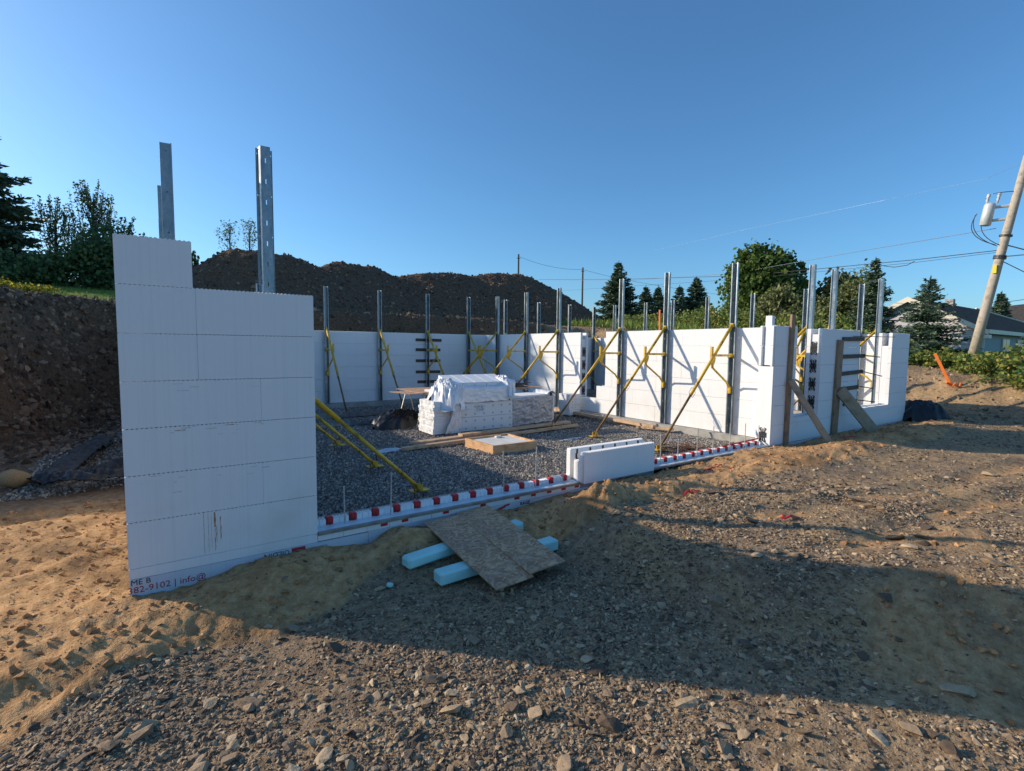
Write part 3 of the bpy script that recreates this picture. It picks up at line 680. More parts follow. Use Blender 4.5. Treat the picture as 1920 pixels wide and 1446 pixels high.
M['red_ink'] = simple('red_ink', (.42, .03, .04), .6, 0, .1, 10, 0); M['black_ink'] = simple('black_ink', (.02, .02, .025), .6, 0, .1, 10, 0)
B1 = board_thing('pale blue printed board under the corner wall, red phone digits at its left end', 0.002, 1.60, -.48, -.0735)
lettering('382-9102 | info@', .062, (-.012, -.0045, -.166), B1, 'red_ink'); lettering('ME B', .052, (.006, -.0045, -.112), B1, 'black_ink')
def lettering180(text, size, xr, ztop, parent, mat, bold=0.0, y=-.0045):
    o = lettering(text, size, (xr, y, ztop), parent, mat, bold=bold); o.rotation_euler = (math.pi/2, math.pi, 0)
    o.rotation_euler = Matrix(((-1, 0, 0), (0, 0, -1), (0, -1, 0))).to_4x4().to_euler(); return o
lettering180('UILDIN', .056, .985, -.084, B1, 'black_ink'); lettering180('amu', .12, .96, -.150, B1, 'black_ink', .004)
mb = MB(); mb.box((1.00, -.0055, -.135), (1.10, -.0035, -.078)); o = part('printed_logo', mb, 'red_ink', B1)
mb = MB(); mb.box((1.035, -.0066, -.130), (1.068, -.0056, -.100)); part('printed_logo', mb, 'form_board', B1)
B2 = board_thing('pale printed board under the open toothed strip, half buried by sand', 1.602, 5.21, -.48, -.0675)
mb = MB(); mb.prism([(2.88, -.125), (2.99, -.105), (2.99, -.08), (2.90, -.098)], 'y', -.0055, -.0035); mb.prism([(2.97, -.10), (3.04, -.088), (3.04, -.070), (2.97, -.078)], 'y', -.0057, -.0035); part('printed_logo', mb, 'red_ink', B2)
lettering('RAGE', .05, (3.17, -.0045, -.115), B2, 'black_ink', bold=.001); lettering('strategies', .04, (3.36, -.0045, -.130), B2, 'red_ink')
B3 = board_thing('pale board under the right hand toothed strip and front wall', 5.213, 13.478, -.48, -.0075, -.002)
# short loose block of foam standing on the strip
LB = thing('foam_block_form', 'short hollow foam block standing alone on the low front strip', 'foam block', (4.0, 0, .0))
mb = MB(); mb.prism(toothed(4.03, 5.205, -.018, .335, .0300, .012), 'y', -.022, .045); part('front_panel', mb, 'foam_clean', LB)
mb = MB(); mb.prism(toothed(3.995, 5.225, .004, .350, .0300, .012), 'y', .178, .24)
part('rear_panel', mb, 'foam_clean', LB)
mb = MB(); mb.prism(toothed(4.0, 4.06, .0, .235, .02, .01), 'y', .046, .12); mb.box((4.004, .0, -.01), (4.03, .045, .30), c=.003); part('end_panel', mb, 'foam_clean', LB)
for i in range(6):
    mb = MB(); xx = 4.09+i*.205
    for k in range(4):
        mb.box((xx-.010+(.006 if k % 2 else -.006), .170, .135+k*.05), (xx+.010+(.006 if k % 2 else -.006), .1779, .186+k*.05))
    mb.box((xx-.003, .0455, .15), (xx+.003, .1775, .17)); part('plastic_tie', mb, 'web', LB)
# rebar dowels
mb = MB(); mb.tube([(0, 0, -.15), (0, 0, .42)], .0065, 7); DOW = mb.mesh('rebar_dowel', 'rebar')
dl = [(1.44, .32, 'first dowel beside the tall corner wall'), (1.84, .38, 'second dowel from the corner wall'), (3.04, .44, 'dowel above the strand board ramp'), (3.45, .44, 'dowel halfway between ramp and short block'), (3.83, .42, 'dowel just left of the short foam block'),
      (5.48, .40, 'dowel just right of the short foam block'), (5.83, .30, 'shortest dowel of the right strip'), (6.25, .41, 'dowel in front of the rusty stick pile'), (6.62, .41, 'dowel in the middle of the right strip'), (7.03, .41, 'dowel where the red bar lies on the strip'), (7.43, .38, 'last but one dowel before the right wall end'), (7.82, .32, 'dowel closest to the end of the right wall')]
for x, zt, lb in dl:
    o = link('rebar_dowel', DOW); o.location = (x, .105, zt-.42); o.rotation_euler = (random.uniform(-.015, .015), random.uniform(-.02, .02), 0)
    tag(o, 'thin steel rebar, '+lb, 'rebar', 'rebar dowels along the front strip')
mb = MB(); mb.tube([(6.95, .175, .07), (7.3, .185, .075), (7.7, .18, .085), (7.95, .16, .10)], .012, 7); mb.tube([(7.2, .185, .07), (7.25, .12, .012)], .008, 6)
tag(link('red_bar', mb.mesh('red_bar', 'red')), 'red plastic bar lying on the toothed strip by the right wall end', 'bar')

# ------------------------------------------------------------------ posts and braces
def slotted(mb, p0, p1, z0, z1, slot_w, pitch, slot_h, phase=0.):
    """strip from p0 to p1 (x,y) between z0 and z1 with a column of slots, as thin plate"""
    a = Vector((p0[0], p0[1], 0)); b = Vector((p1[0], p1[1], 0)); L = (b-a).length; u = (b-a)/L
    e0 = (L-slot_w)/2; e1 = e0+slot_w
    def q_(s0, s1, za, zb):
        vs = [a+u*s0+Vector((0, 0, za)), a+u*s1+Vector((0, 0, za)), a+u*s1+Vector((0, 0, zb)), a+u*s0+Vector((0, 0, zb))]
        mb.add(vs, [(0, 1, 2, 3)])
    q_(0, e0, z0, z1); q_(e1, L, z0, z1); z = z0; zs = z0+pitch*.5+phase
    while zs+slot_h < z1: q_(e0, e1, z, zs); z = zs+slot_h; zs += pitch
    q_(e0, e1, z, z1)
def post_mesh():
    mb = MB(); T = 2.99
    slotted(mb, (.004, -.033), (.004, .033), 0, T, .007, .155, .035)
    for s in (-1, 1):
        slotted(mb, (.004, s*.033), (.078, s*.041), 0, T, .012, .31, .012, .02*s)
        slotted(mb, (.078, s*.041), (.079, s*.057), 0, T, .004, .31, .010)
        mb.add([(.079, s*.057, 0), (.072, s*.0575, 0), (.072, s*.0575, T), (.079, s*.057, T)], [(0, 1, 2, 3)])
    me = mb.mesh('post', 'steel'); o = bpy.data.objects.new('tmp', me); COL.objects.link(o)
    md = o.modifiers.new('s', 'SOLIDIFY'); md.thickness = .0025; md.offset = 0; bpy.context.view_layer.update()
    m2 = bpy.data.meshes.new_from_object(o.evaluated_get(bpy.context.evaluated_depsgraph_get())); bpy.data.objects.remove(o); m2.name = 'post'; return m2
POST = post_mesh()
def brace_proto(foot, label):
    root = thing('wall_brace', label, 'wall brace'); zf = -.085
    link('post', POST, root)
    T = Vector((.085, .0, 1.92)); Fo = Vector((foot, .0, zf+.03)); d = (Fo-T); mid = T+d*.60
    mb = MB(); mb.tube([T, mid], .026, 12); link('brace_tube', mb.mesh('brace_tube', 'yellow', smooth=True), root)
    mb = MB(); mb.tube([mid-d*.02, Fo], .0195, 10); link('inner_tube', mb.mesh('inner_tube', 'yellow' if foot > 2 else 'rusty', smooth=True), root)
    n_ = Vector((0, 1, 0)); dd = d.normalized(); mb = MB()
    s_ = dd.cross(n_); c0 = T+d*.55
    for k in (-1, 1): mb.tube([c0+s_*.02*k, c0+s_*.07*k+dd*.02, c0+s_*.07*k+dd*.12, c0+s_*.02*k+dd*.14], .004, 6)
    link('handle', mb.mesh('handle', 'steel', smooth=True), root)
    x1 = .66; zc = 1.39
    mb = MB(); mb.box((.05, -.016, zc-.02), (x1-.02, .016, zc+.018), c=.004); link('strut', mb.mesh('strut', 'yellow'), root)
    mb = MB(); mb.box((x1-.03, -.022, zc-.05), (x1+.012, .022, zc+.145), c=.005)
    mb.prism([(x1+.0, zc-.03), (x1-.12, zc-.03), (x1-.11, zc-.09), (x1-.055, zc-.20), (x1-.02, zc-.22), (x1+.004, zc-.15)], 'y', -.007, .007); link('bracket', mb.mesh('bracket', 'yellow'), root)
    mb = MB(); mb.tube([(x1-.01, 0, zc-.06), (x1-.02, 0, zc-.13), (x1-.06, 0, zc-.22), (.20, 0, .93), (.10, 0, .82), (.085, 0, .74)], .0175, 8); mb.box((.07, -.028, .72), (.12, .028, .84), c=.006)
    link('lower_arm', mb.mesh('lower_arm', 'yellow', smooth=False), root)
    for zz in (1.92, zc):
        mb = MB(); mb.box((.055, -.03, zz-.035), (.105, .03, zz+.03), c=.006); link('clamp', mb.mesh('clamp', 'yellow'), root)
    for zz in (1.90, zc-.02):
        mb = MB(); mb.tube([Vector((.07+.035*math.cos(t), -.05, zz+.035*math.sin(t))) for t in np.linspace(-2.2, 1.6, 9)], .005, 6)
        link('pin_ring', mb.mesh('pin_ring', 'steel', smooth=True), root)
    mb = MB(); mb.box((foot-.10, -.06, zf), (foot+.11, .06, zf+.012), c=.003); mb.box((foot-.035, -.035, zf+.012), (foot+.03, -.025, zf+.07)); mb.box((foot-.035, .025, zf+.012), (foot+.03, .035, zf+.07))
    link('foot_plate', mb.mesh('foot_plate', 'yellow'), root)
    mb = MB(); mb.tube([(foot+.07, .03, zf-.1), (foot+.03, .05, zf+.16)], .006, 6); mb.tube([(foot-.06, -.03, zf-.1), (foot-.07, -.03, zf+.05)], .006, 6); link('stake', mb.mesh('stake', 'rust'), root)
    return root
def place(protos, spots, group, rz):
    for (kind, x, y, z, lb) in spots:
        pr = protos[kind]
        if not pr.get('_used'): o = pr; pr['_used'] = 1
        else: o = copy_tree(pr)
        o.location = (x, y, z); o.rotation_euler = (0, 0, rz); o['label'] = lb; o['group'] = group
PR = {'a': brace_proto(1.93, ''), 'b': brace_proto(1.70, ''), 'c': brace_proto(2.16, '')}
bpy.context.view_layer.update()
for p_ in PR.values(): CH[p_.name] = kids(p_)
GRP = 'steel posts with yellow braces holding up the foam walls'
bx = [(3.68, 'leftmost steel post with yellow brace on the shaded back wall'), (5.08, 'steel post with yellow brace on the back wall, by the table tip'), (6.49, 'steel post with yellow brace crossing the five dark slats on the back wall'), (7.84, 'steel post with yellow brace on the back wall just left of the inner corner'),
      (9.18, 'bare post top showing over the back wall just right of the inner corner'), (10.51, 'bare post top against the sunlit flank of the spoil heap, left one'), (11.86, 'bare post top in front of the spoil heap, right one'), (13.02, 'bare post top seen over the doorway gap')]
place(PR, [('b', x, 9.288, 0, l) for x, l in bx], GRP, -math.pi/2)
px_ = [(8.56, 'farthest braced post on the sunlit wall, in the inner corner'), (7.12, 'second farthest braced post on the sunlit wall, above the foam stack'), (5.73, 'braced post on the sunlit wall just left of the doorway'), (3.63, 'braced post on the sunlit wall just right of the doorway'), (2.43, 'dark steel braced post in the middle of the sunlit wall'), (1.0, 'nearest and tallest looking braced post on the sunlit wall')]
place(PR, [('a', 8.498, y, 0, l) for y, l in px_], GRP, math.pi)
place(PR, [('c', .242+(.022 if y < 1 else 0), y, .045, l) for y, l in [(.80, 'blue grey post standing tallest over the top step of the corner wall'), (2.1, 'steel post mostly hidden behind the left tall post, only a sliver showing'), (3.74, 'short looking post sliver at the far left of the tall posts')]], GRP, 0)
place(PR, [('a', .925, .242, 0, 'bright slotted steel post standing behind the stepped corner wall')], GRP, math.pi/2)
place(PR, [('a', x, .242, 0, l) for x, l in [(9.66, 'tall steel post behind the narrow pier between the two openings'), (10.50, 'steel post behind the pier carrying the vertical plank'), (12.62, 'steel post beside the right edge of the wide opening')]], GRP, math.pi/2)
place(PR, [('b', 13.238, y, 0, l) for y, l in [(.85, 'steel post inside the wide opening on the far side wall'), (2.04, 'post top just left of the tall post over the narrow pier'), (3.39, 'post top in front of the large maple'), (4.75, 'post top in front of the far spruce, right of centre'), (5.95, 'post top between two spruces behind the sunlit wall'), (7.01, 'post top left of the orange marker stake'), (8.38, 'post top hidden close behind the post right of the doorway')]], GRP, math.pi)

TP_ = [o for o in bpy.data.objects if o.get('label', '').startswith('bright slotted')][0]
mb = MB(); mb.tube([(.0, .045, 1.83), (.0, .045, 1.95), (.0, .085, 1.955), (.0, .085, 1.83)], .006, 6); link('clamp_hook', mb.mesh('clamp_hook', 'porcelain'), TP_)
# ------------------------------------------------------------------ boards helper
def board(name, p0, p1, wid, thk, mat, label=None, cat=None, group=None, parent=None, upv=(0, 0, 1), c=.003):
    """board from p0 to p1 (centre line); wid across, thk along upv"""
    p0 = Vector(p0); p1 = Vector(p1); x = (p1-p0); L = x.length; x.normalize(); upv = Vector(upv)
    z = (upv-x*upv.dot(x)).normalized(); y = z.cross(x); mb = MB(); mb.box((0, -wid/2, -thk/2), (L, wid/2, thk/2), c=c)
    o = link(name, mb.mesh(name, mat), parent)
    m = Matrix(((x.x, y.x, z.x, p0.x), (x.y, y.y, z.y, p0.y), (x.z, y.z, z.z, p0.z), (0, 0, 0, 1)))
    o.matrix_local = (Matrix.Translation(-parent.location) @ m) if parent else m
    return tag(o, label, cat, group)
# props on the right front wall
board('vertical_plank', (8.395, -.022, -.06), (8.42, -.022, 2.05), .11, .038, 'wood_old', 'weathered vertical plank standing against the wall left of the narrow opening', 'plank', upv=(0, 1, 0))
board('diagonal_plank', (8.34, -.075, 1.02), (8.75, -.62, -.10), .095, .036, 'wood_grey', 'narrow grey plank leaning down from the left vertical plank', 'plank', upv=(-.6, -1, .1))
board('vertical_plank', (10.075, -.022, -.06), (10.13, -.022, 1.68), .20, .038, 'wood_old', 'wide knotty vertical plank on the pier between the openings', 'plank', upv=(0, 1, 0))
board('diagonal_plank', (10.10, -.07, .80), (10.72, -.56, -.14), .20, .038, 'wood_grey', 'broad pale plank leaning from the right vertical plank to the sand', 'plank', upv=(-.25, -1, -.35))
sl_ = [(10.235, 11.12, 1.70, 1.715), (10.20, 11.20, 1.385, 1.40), (10.24, 11.14, 1.075, 1.105), (10.20, 10.98, .795, .815), (10.42, 10.92, .52, .55)]
nm = ['topmost', 'second', 'third', 'fourth', 'lowest']
for i, (a, b, za, zb) in enumerate(sl_):
    board('slat', (a, -.018, za), (b, -.018, zb), .072, .022, 'wood_dark', '%s of the five dark slats across the wide opening of the right wall' % nm[i], 'slat', 'dark slats on the right front wall', upv=(0, 1, 0))
for i, (a, b, z1_, z2_) in enumerate([(10.6, 12.50, 1.757, 1.78), (11.1, 11.75, 1.408, 1.375), (11.05, 11.85, 1.11, 1.00), (10.9, 11.42, .835, .775), (10.9, 11.48, .575, .515)]):
    mb = MB(); mb.tube([(a, -.036, z1_), (b, -.05-.02*i, z2_)], .009 if i else .006, 6)
    tag(link('thin_rod', mb.mesh('thin_rod', 'rust' if not i else 'web')), '%s thin dark rod reaching past the slats into the wide opening' % nm[i], 'rod', 'thin rods behind the slats')
# slats on back wall
for i, (a, b, z) in enumerate([(6.15, 6.96, 1.68), (6.15, 6.92, 1.40), (6.15, 6.92, 1.085), (6.15, 6.92, .765), (6.20, 6.90, .48)]):
    board('slat', (a, 9.277, z), (b, 9.277, z-.005), .082, .02, 'wood_dark', '%s of the five dark slats on the back wall behind its third post' % nm[i], 'slat', 'dark slats on the back wall', upv=(0, 1, 0))

# ------------------------------------------------------------------ lumber and goods on the gravel
fz = -.11
PG = 'planks lying on the gravel in front of the foam stacks'
board('lumber_plank', (3.20, 3.14, fz+.03), (7.1, 3.50, fz+.04), .10, .045, 'wood_new', 'long plank on the gravel, the nearest one behind the concrete box', 'plank', PG)
board('lumber_plank', (3.50, 3.48, fz+.03), (5.7, 3.66, fz+.04), .16, .04, 'wood_new', 'short pale plank end left of the plank row', 'plank', PG)
board('lumber_plank', (4.42, 3.52, fz+.075), (7.05, 3.70, fz+.085), .15, .04, 'wood_new', 'plank stacked on top of the others, end pointing to the yellow brace foot', 'plank', PG)
board('lumber_plank', (4.6, 3.76, fz+.03), (6.9, 3.92, fz+.03), .12, .04, 'wood_old', 'darker plank lying closest to the foam stack', 'plank', PG)
board('timber', (8.20, 5.6, -.03), (8.10, 2.35, -.03), .11, .06, 'wood_new', 'timber lying along the concrete footing of the sunlit wall', 'timber')
board('timber', (8.05, 2.75, -.08), (8.19, 2.0, -.04), .10, .05, 'wood_new', 'short timber offcut at the end of the footing timber', 'timber')
# footing box
BX = thing('form_box', 'square wooden form box filled with pale concrete on the gravel', 'form box', (4.7, 2.7, fz))
C4 = [Vector((4.22, 2.95, 0)), Vector((4.26, 2.20, 0)), Vector((5.02, 2.18, 0)), Vector((5.04, 2.98, 0))]
for i in range(4):
    a, b = C4[i], C4[(i+1) % 4]; d = (b-a).normalized()*.019
    board('box_side', (a.x-d.x*(i % 2), a.y-d.y*(i % 2), fz+.055), (b.x+d.x*(i % 2), b.y+d.y*(i % 2), fz+.055), .15, .038, 'wood_box', parent=BX, upv=Vector((0, 0, 1)).cross(b-a))
mb = MB(); mb.prism([(4.245, 2.22), (5.0, 2.20), (5.02, 2.96), (4.24, 2.93)], 'z', fz-.02, fz+.105); mb.box((4.7, 2.8, fz+.105), (4.82, 2.88, fz+.135), c=.02); part('concrete_fill', mb, 'dry_concrete', BX)
# stacks of foam blocks
M['spot'] = simple('grey_spot', (.42, .43, .45), .6, 0, .1, 5, 0)
def dots(root, pts, nrm, r=.012, mat='spot'):
    mb = MB()
    for p in pts:
        mt = Matrix.Translation(p) @ Vector(nrm).to_track_quat('Z', 'Y').to_matrix().to_4x4()
        mb.add([mt @ Vector((r*math.cos(t), r*math.sin(t), 0)) for t in np.linspace(0, 6.28, 8)[:-1]], [tuple(range(7))])
    part('tie_end', mb, mat, root)
ST = thing('foam_stack', 'tall plastic draped stack of white foam blocks in the middle of the gravel', 'foam stack', (5.2, 4.5, fz))
for k in range(3):
    mb = MB(); z0_ = fz+.02+k*.265; mb.prism(toothed(4.55+.006*k, 5.92, z0_, z0_+.262, .026, .006), 'y', 4.10+.01*k, 4.78); part('foam_block', mb, 'foam_clean', ST)
    if k < 3: dots(ST, [Vector((4.66+.2*i, 4.098+.01*k-.001, z0_+(.02 if k == 2 else .05+.14*j))) for i in range(7) for j in range(1 if k == 2 else 2)], (0, -1, 0), .017 if k == 2 else .02, 'web' if k == 2 else 'spot')
for k in range(5):
    x0_ = 4.60+k*.26; mb = MB(); mt = Matrix.Translation((x0_, 4.22, fz+.83))  @ Matrix.Rotation(rad(13), 4, 'X'); mb.box((0, 0, 0), (.252, .55, .10), c=.006, mat=mt); part('top_panel', mb, 'foam_clean', ST)
mb = MB(); mb.box((5.10, 4.0955, fz+.38), (5.26, 4.0975, fz+.50)); part('paper_label', mb, 'tray', ST)
mb = MB()
for a in ((.01, .075, .06, .11), (.08, .06, .12, .11), (.03, .02, .13, .04), (.02, .05, .07, .06), (.10, .03, .14, .055)): mb.box((5.10+a[0], 4.0940, fz+.38+a[1]), (5.10+a[2], 4.0953, fz+.38+a[3]*.98))
part('label_print', mb, 'spot', ST)
# plastic drape over the stack
def drape(name, u0, u1, nu, nv, fn, mat, parent, thick=.004):
    V = []; 
    for j in range(nv):
        for i in range(nu): V.append(fn(u0+(u1-u0)*i/(nu-1), j/(nv-1)))
    F = [(j*nu+i, j*nu+i+1, (j+1)*nu+i+1, (j+1)*nu+i) for j in range(nv-1) for i in range(nu-1)]
    mb = MB(); mb.add(V, F); o = part(name, mb, mat, parent, True); md = o.modifiers.new('thickness', 'SOLIDIFY'); md.thickness = thick; return o
def nz(a, b, s=1., o=3): return float(fbm(np.array([a]), np.array([b]), s, o, .6)[0])
def rid(a, b, s): return 1-abs(nz(a, b, s, 3))*2
def cover_left(u, v):          # bulge over the left end
    ang = -1.15+v*4.0; x = 4.50+u*.42; rx = .30*(1-.25*u)+.05*nz(u*3, v*5, 2)+.035*rid(u*2.2, v*3+4, 3)
    y = 4.42-rx*1.15*math.sin(ang)*1.0+.02*nz(u*9, v*9, 1); z = fz+.93+rx*.62*math.cos(ang)+.06*math.sin(u*6)+.03*rid(v*4, u*5, 2.5)
    if v < .22: y = 4.42+.42*1.1; z = fz+.93+.1-(.22-v)*1.6
    if v > .78: z = min(z, fz+.62-(v-.78)*1.0); y = 4.10-.05-.02*rid(u*8, v*3, 2)
    return (x-.14*math.sin(v*3.1)*(1-u), y, z)
def cover_strand(u, v):         # strip hanging down at the left front corner
    x = 4.60+.20*u*(1-.35*math.sin(v*3.2))-.22*v*v*(1-u)*.5-.10*v; z = fz+.90-v*.88
    y = 4.04-.05*math.sin(v*2.9)-.035*rid(u*7, v*1.8, 1.7)+.02*nz(u*6, v*9, 2)
    return (x+.02*nz(v*7, 3, 1), y, z)
drape('plastic_cover', 0, 1, 22, 46, cover_strand, 'white_plastic', ST)
def cover_front(u, v):          # film pulled over the upper front edge and right end
    x = 4.66+u*1.30; sag = .05*math.sin(u*3.1)*(1-v); top = fz+.875+.09*S(np.array(u), .80, .95)+.03*(1-S(np.array(u), 0, .25))
    if v < .5: t = v/.5; y = 4.30-.21*t; z = float(top)-sag*.6-.02*t+.012*rid(u*4, v*7, 2.5)
    else: t = (v-.5)/.5; y = 4.085-.02*rid(u*3+v, v*6, 2.2)-.01; z = float(top)-sag-.03-t*(.28+.10*nz(u*3, 1, 1))
    return (x, y, z)
def cover_wrap(u, v):
    x = cover_front(u, v); return x
drape('plastic_cover', 0, 1, 64, 26, cover_front, 'white_plastic', ST)
def cover_end(u, v):            # bunched film at the right end
    a = u*3.3-.1; r_ = .17+.03*nz(u*5, v*4, 2)+.02*rid(u*4, v*4, 2.5)
    return (5.80+.16*v+.02*nz(v*6, u*6, 1), 4.40-.28*math.cos(a)*1.0+.06, fz+1.0+r_*math.sin(a)*(1-.55*v)-.05*v)

# small pile of panels on the left
SP = thing('panel_pile', 'small square pile of white foam sheets left of the draped stack', 'foam pile', (4.35, 4.45, fz))
for k in range(11):
    j = random.uniform(-.016, .016); mb = MB(); z0_ = fz+.01+k*.0545; n = 9
    poly = [(4.20+j+random.uniform(-.012, .012), 4.12+.62*t/n) for t in range(n+1)]+[(4.66, 4.74), (4.66, 4.12+j*.2)]
    mb.prism(poly, 'z', z0_, z0_+.052); part('foam_sheet', mb, 'foam_clean', SP)
dots(SP, [Vector((4.178, 4.2+.13*i+random.uniform(-.03, .03), fz+.08+.1*j+random.uniform(-.02, .02))) for i in range(4) for j in range(5)], (-1, 0, 0), .012)
SP2 = thing('panel_pile', 'ragged heap of foam offcuts behind the small pile, under the film', 'foam pile', (4.6, 4.5, fz+.61))
for k in range(5):
    mb = MB(); mt = Matrix.Translation((4.36+.03*k, 4.22+.04*k, fz+.612+k*.04)) @ Matrix.Rotation(random.uniform(-.25, .25), 4, 'Z'); mb.box((0, 0, 0), (.22-.02*k, .5, .045), c=.008, mat=mt); part('foam_sheet', mb, 'foam_clean', SP2)
# grey wrapped stack
GS = thing('wrapped_foam_stack', 'low foam stack wrapped in grey plastic right of the draped stack', 'foam stack', (6.6, 4.4, fz))
mb = MB(); mb.prism([(5.99, 4.30), (7.28, 4.46), (7.20, 5.05), (5.93, 4.92)], 'z', fz+.02, fz+.56); part('foam_block', mb, 'foam_clean', GS)
for i in range(1):
    mb = MB(); mb.prism([(6.0, 4.31), (7.16, 4.455), (7.10, 5.0), (5.95, 4.90)], 'z', fz+.562, fz+.60); part('foam_block', mb, 'foam_clean', GS)
def gwrap(u, v):
    x = 5.975+1.32*u; y = 4.285+.165*u-.02-.030*rid(u*3.2+v*1.2, v*2.2-u*1.6, 1.5)-.012*rid(u*6, v*6-u*3, 2)
    if u > .93: y += (u-.93)*6
    return (min(x, 7.30)+.01*nz(v*7, u*5, 1), y, fz+.0+(.565+.02*nz(u*5, 2, 1)+.05*(u > .9))*v)
drape('plastic_wrap', 0, 1, 90, 44, gwrap, 'grey_plastic', GS, .003)
def gtop(u, v): return (7.05+.27*u+.02*nz(u*5, v*5, 1), 4.42+.55*v, fz+.57+.07*math.sin(u*3.1)+.03*rid(u*3, v*4, 2))
drape('plastic_wrap', 0, 1, 14, 22, gtop, 'white_plastic', GS, .003)
# offcuts against the sunlit wall
OF = thing('foam_offcuts', 'pile of white foam pieces leaning by the sunlit wall below the doorway', 'foam pile', (8.2, 5.2, fz))
for k in range(4):
    mb = MB(); mb.box((8.02, 4.78+.0*k, fz+.02+.125*k), (8.36, 5.16, fz+.14+.125*k), c=.006, mat=Matrix.Translation((0, random.uniform(-.02, .02), 0))); part('foam_piece', mb, 'foam_clean', OF)
dots(OF, [Vector((8.1+.1*i, 4.775, fz+.08+.13*j)) for i in range(2) for j in range(4)], (0, -1, 0), .014)
mb = MB(); mt = Matrix.Translation((7.9, 5.35, fz+.03)) @ Matrix.Rotation(rad(-38), 4, 'X'); mb.box((0, 0, 0), (.40, .5, .05), c=.006, mat=mt); part('foam_piece', mb, 'foam_clean', OF)
# OSB table on trestles
TB = thing('work_table', 'strand board sheet laid on thin trestles behind the foam stacks', 'table', (5.6, 5.6, fz))
o = board('table_top', (4.36, 5.62, .575), (7.45, 5.72, .575), 1.22, .012, 'osb', parent=TB); 
o = board('table_top', (4.05, 5.35, .565), (4.9, 5.55, .56), .70, .012, 'osb', parent=TB)
for x, y in ((4.55, 5.15), (4.55, 6.1), (7.0, 5.2), (7.0, 6.2)):
    mb = MB()
    mb.tube([(x-.03, y, .55), (x-.24, y-.05, fz)], .012, 6); part('trestle_leg', mb, 'rebar', TB)
    mb = MB(); mb.tube([(x+.03, y, .55), (x+.22, y+.05, fz)], .012, 6); part('trestle_leg', mb, 'rebar', TB)
mb = MB(); mb.box((4.52, 5.1, .53), (4.58, 6.15, .555)); mb.box((6.97, 5.1, .53), (7.03, 6.25, .555)); part('trestle_bar', mb, 'rebar', TB)
TP = thing('tie_bundle', 'dark heap of plastic ties and straps on the right end of the table', 'bundle', (6.95, 5.6, .582))
for i in range(46):
    a = Vector((random.uniform(6.55, 7.1), random.uniform(5.2, 5.9), .59+.15*random.random()**1.5)); t = random.uniform(-.5, .5)
    mb = MB() if i % 12 == 0 else mb; mb.box((-.15, -.022, -.006), (.15, .022, .006), mat=Matrix.Translation(a) @ Matrix.Rotation(t, 4, 'Z') @ Matrix.Rotation(random.uniform(-.2, .2), 4, 'X'))
    if i % 12 == 11 or i == 45: part('strap', mb, 'web', TP)
mb = MB(); mb.box((6.50, 5.4, .584), (6.82, 5.7, .74), c=.02); part('strap', mb, 'web', TP)
# steel channels on the gravel
for i, (y0, y1, dz) in enumerate([(6.05, 6.25, 0), (7.25, 7.4, 0), (7.42, 7.55, .0), (7.32, 7.46, .045), (7.60, 7.72, 0)]):
    mb = MB(); L = 3.6
    for a, b in (((0, -.045, 0), (L, .045, .003)), ((0, -.045, .003), (L, -.042, .05)), ((0, .042, .003), (L, .045, .05))): mb.box(a, b)
    o = link('steel_channel', mb.mesh('steel_channel', 'steel')); o.location = (.9+.1*i, y0-.25+(.0 if i else .0), fz+dz+.01); o.rotation_euler = (0, 0, math.atan2(y1-y0+.15, 3.6))
    tag(o, ['single steel channel lying nearest the black tarp', 'front channel of the bundle lying before the back wall', 'middle channel of the bundle before the back wall', 'channel on top of the bundle before the back wall', 'rear channel of the bundle before the back wall'][i], 'steel channel', 'steel channels on the gravel')
# crumpled things: tarps and film
def crumple(name, cx, cy, rx, ry, h, base, mat, label, cat, seed=0, rot=0, n=44, parent=None, skirt=.04):
    V = []; F = []
    for j in range(n):
        for i in range(n):
            u = i/(n-1)*2-1; v = j/(n-1)*2-1; r_ = math.hypot(u, v); edge = 1+.18*nz(math.atan2(v, u)*1.3+seed, 2, 1)
            k = max(0, 1-(r_/edge)**2.2); a = rid(u*1.6+seed, v*1.6, 1.4)*.5+.5; b = rid(u*4+seed, v*4+9, 1.6)*.5+.5
            z = k**.6*h*(.35+.65*a)*(.75+.35*b)
            x_ = u*rx; y_ = v*ry; X_ = cx+x_*math.cos(rot)-y_*math.sin(rot); Y_ = cy+x_*math.sin(rot)+y_*math.cos(rot)
            zb = base(X_, Y_); V.append((X_, Y_, zb+(z if r_ < edge else -skirt)))
    for j in range(n-1):
        for i in range(n-1): F.append((j*n+i, j*n+i+1, (j+1)*n+i+1, (j+1)*n+i))
    mb = MB(); mb.add(V, F)
    if parent: return part(name, mb, mat, parent, True)
    o = link(name, mb.mesh(name, mat, smooth=True)); return tag(o, label, cat)
fzf = lambda x, y: fz-.01
gzf = lambda x, y: float(terrain(np.array([x]), np.array([y]))[0])
crumple('plastic_cover', 4.56, 4.36, .30, .44, .50, lambda x, y: fz+.50, 'white_plastic', '', '', 12, .1, 54, ST, .05)
crumple('plastic_cover', 5.84, 4.36, .16, .36, .24, lambda x, y: fz+.80, 'white_plastic', '', '', 15, .1, 40, ST, .16)
crumple('black_tarp', 4.12, 5.55, .62, .40, .34, fzf, 'tarp', 'crumpled black tarp on the gravel left of the foam stacks', 'tarp', 3, .25)
crumple('black_tarp', 13.95, -.05, .55, .60, .42, gzf, 'tarp', 'black tarp heap in the shade at the right wall corner', 'tarp', 8, .2)
crumple('plastic_scrap', 3.0, 3.25, .27, .10, .05, fzf, 'plastic_scrap', 'scrap of clear plastic film at the left end of the planks', 'plastic', 5, .3, 26)
crumple('plastic_scrap', 6.1, 2.55, .3, .05, .02, fzf, 'plastic_scrap', 'narrow strip of white film on the gravel right of the box', 'plastic', 2, .1, 20)
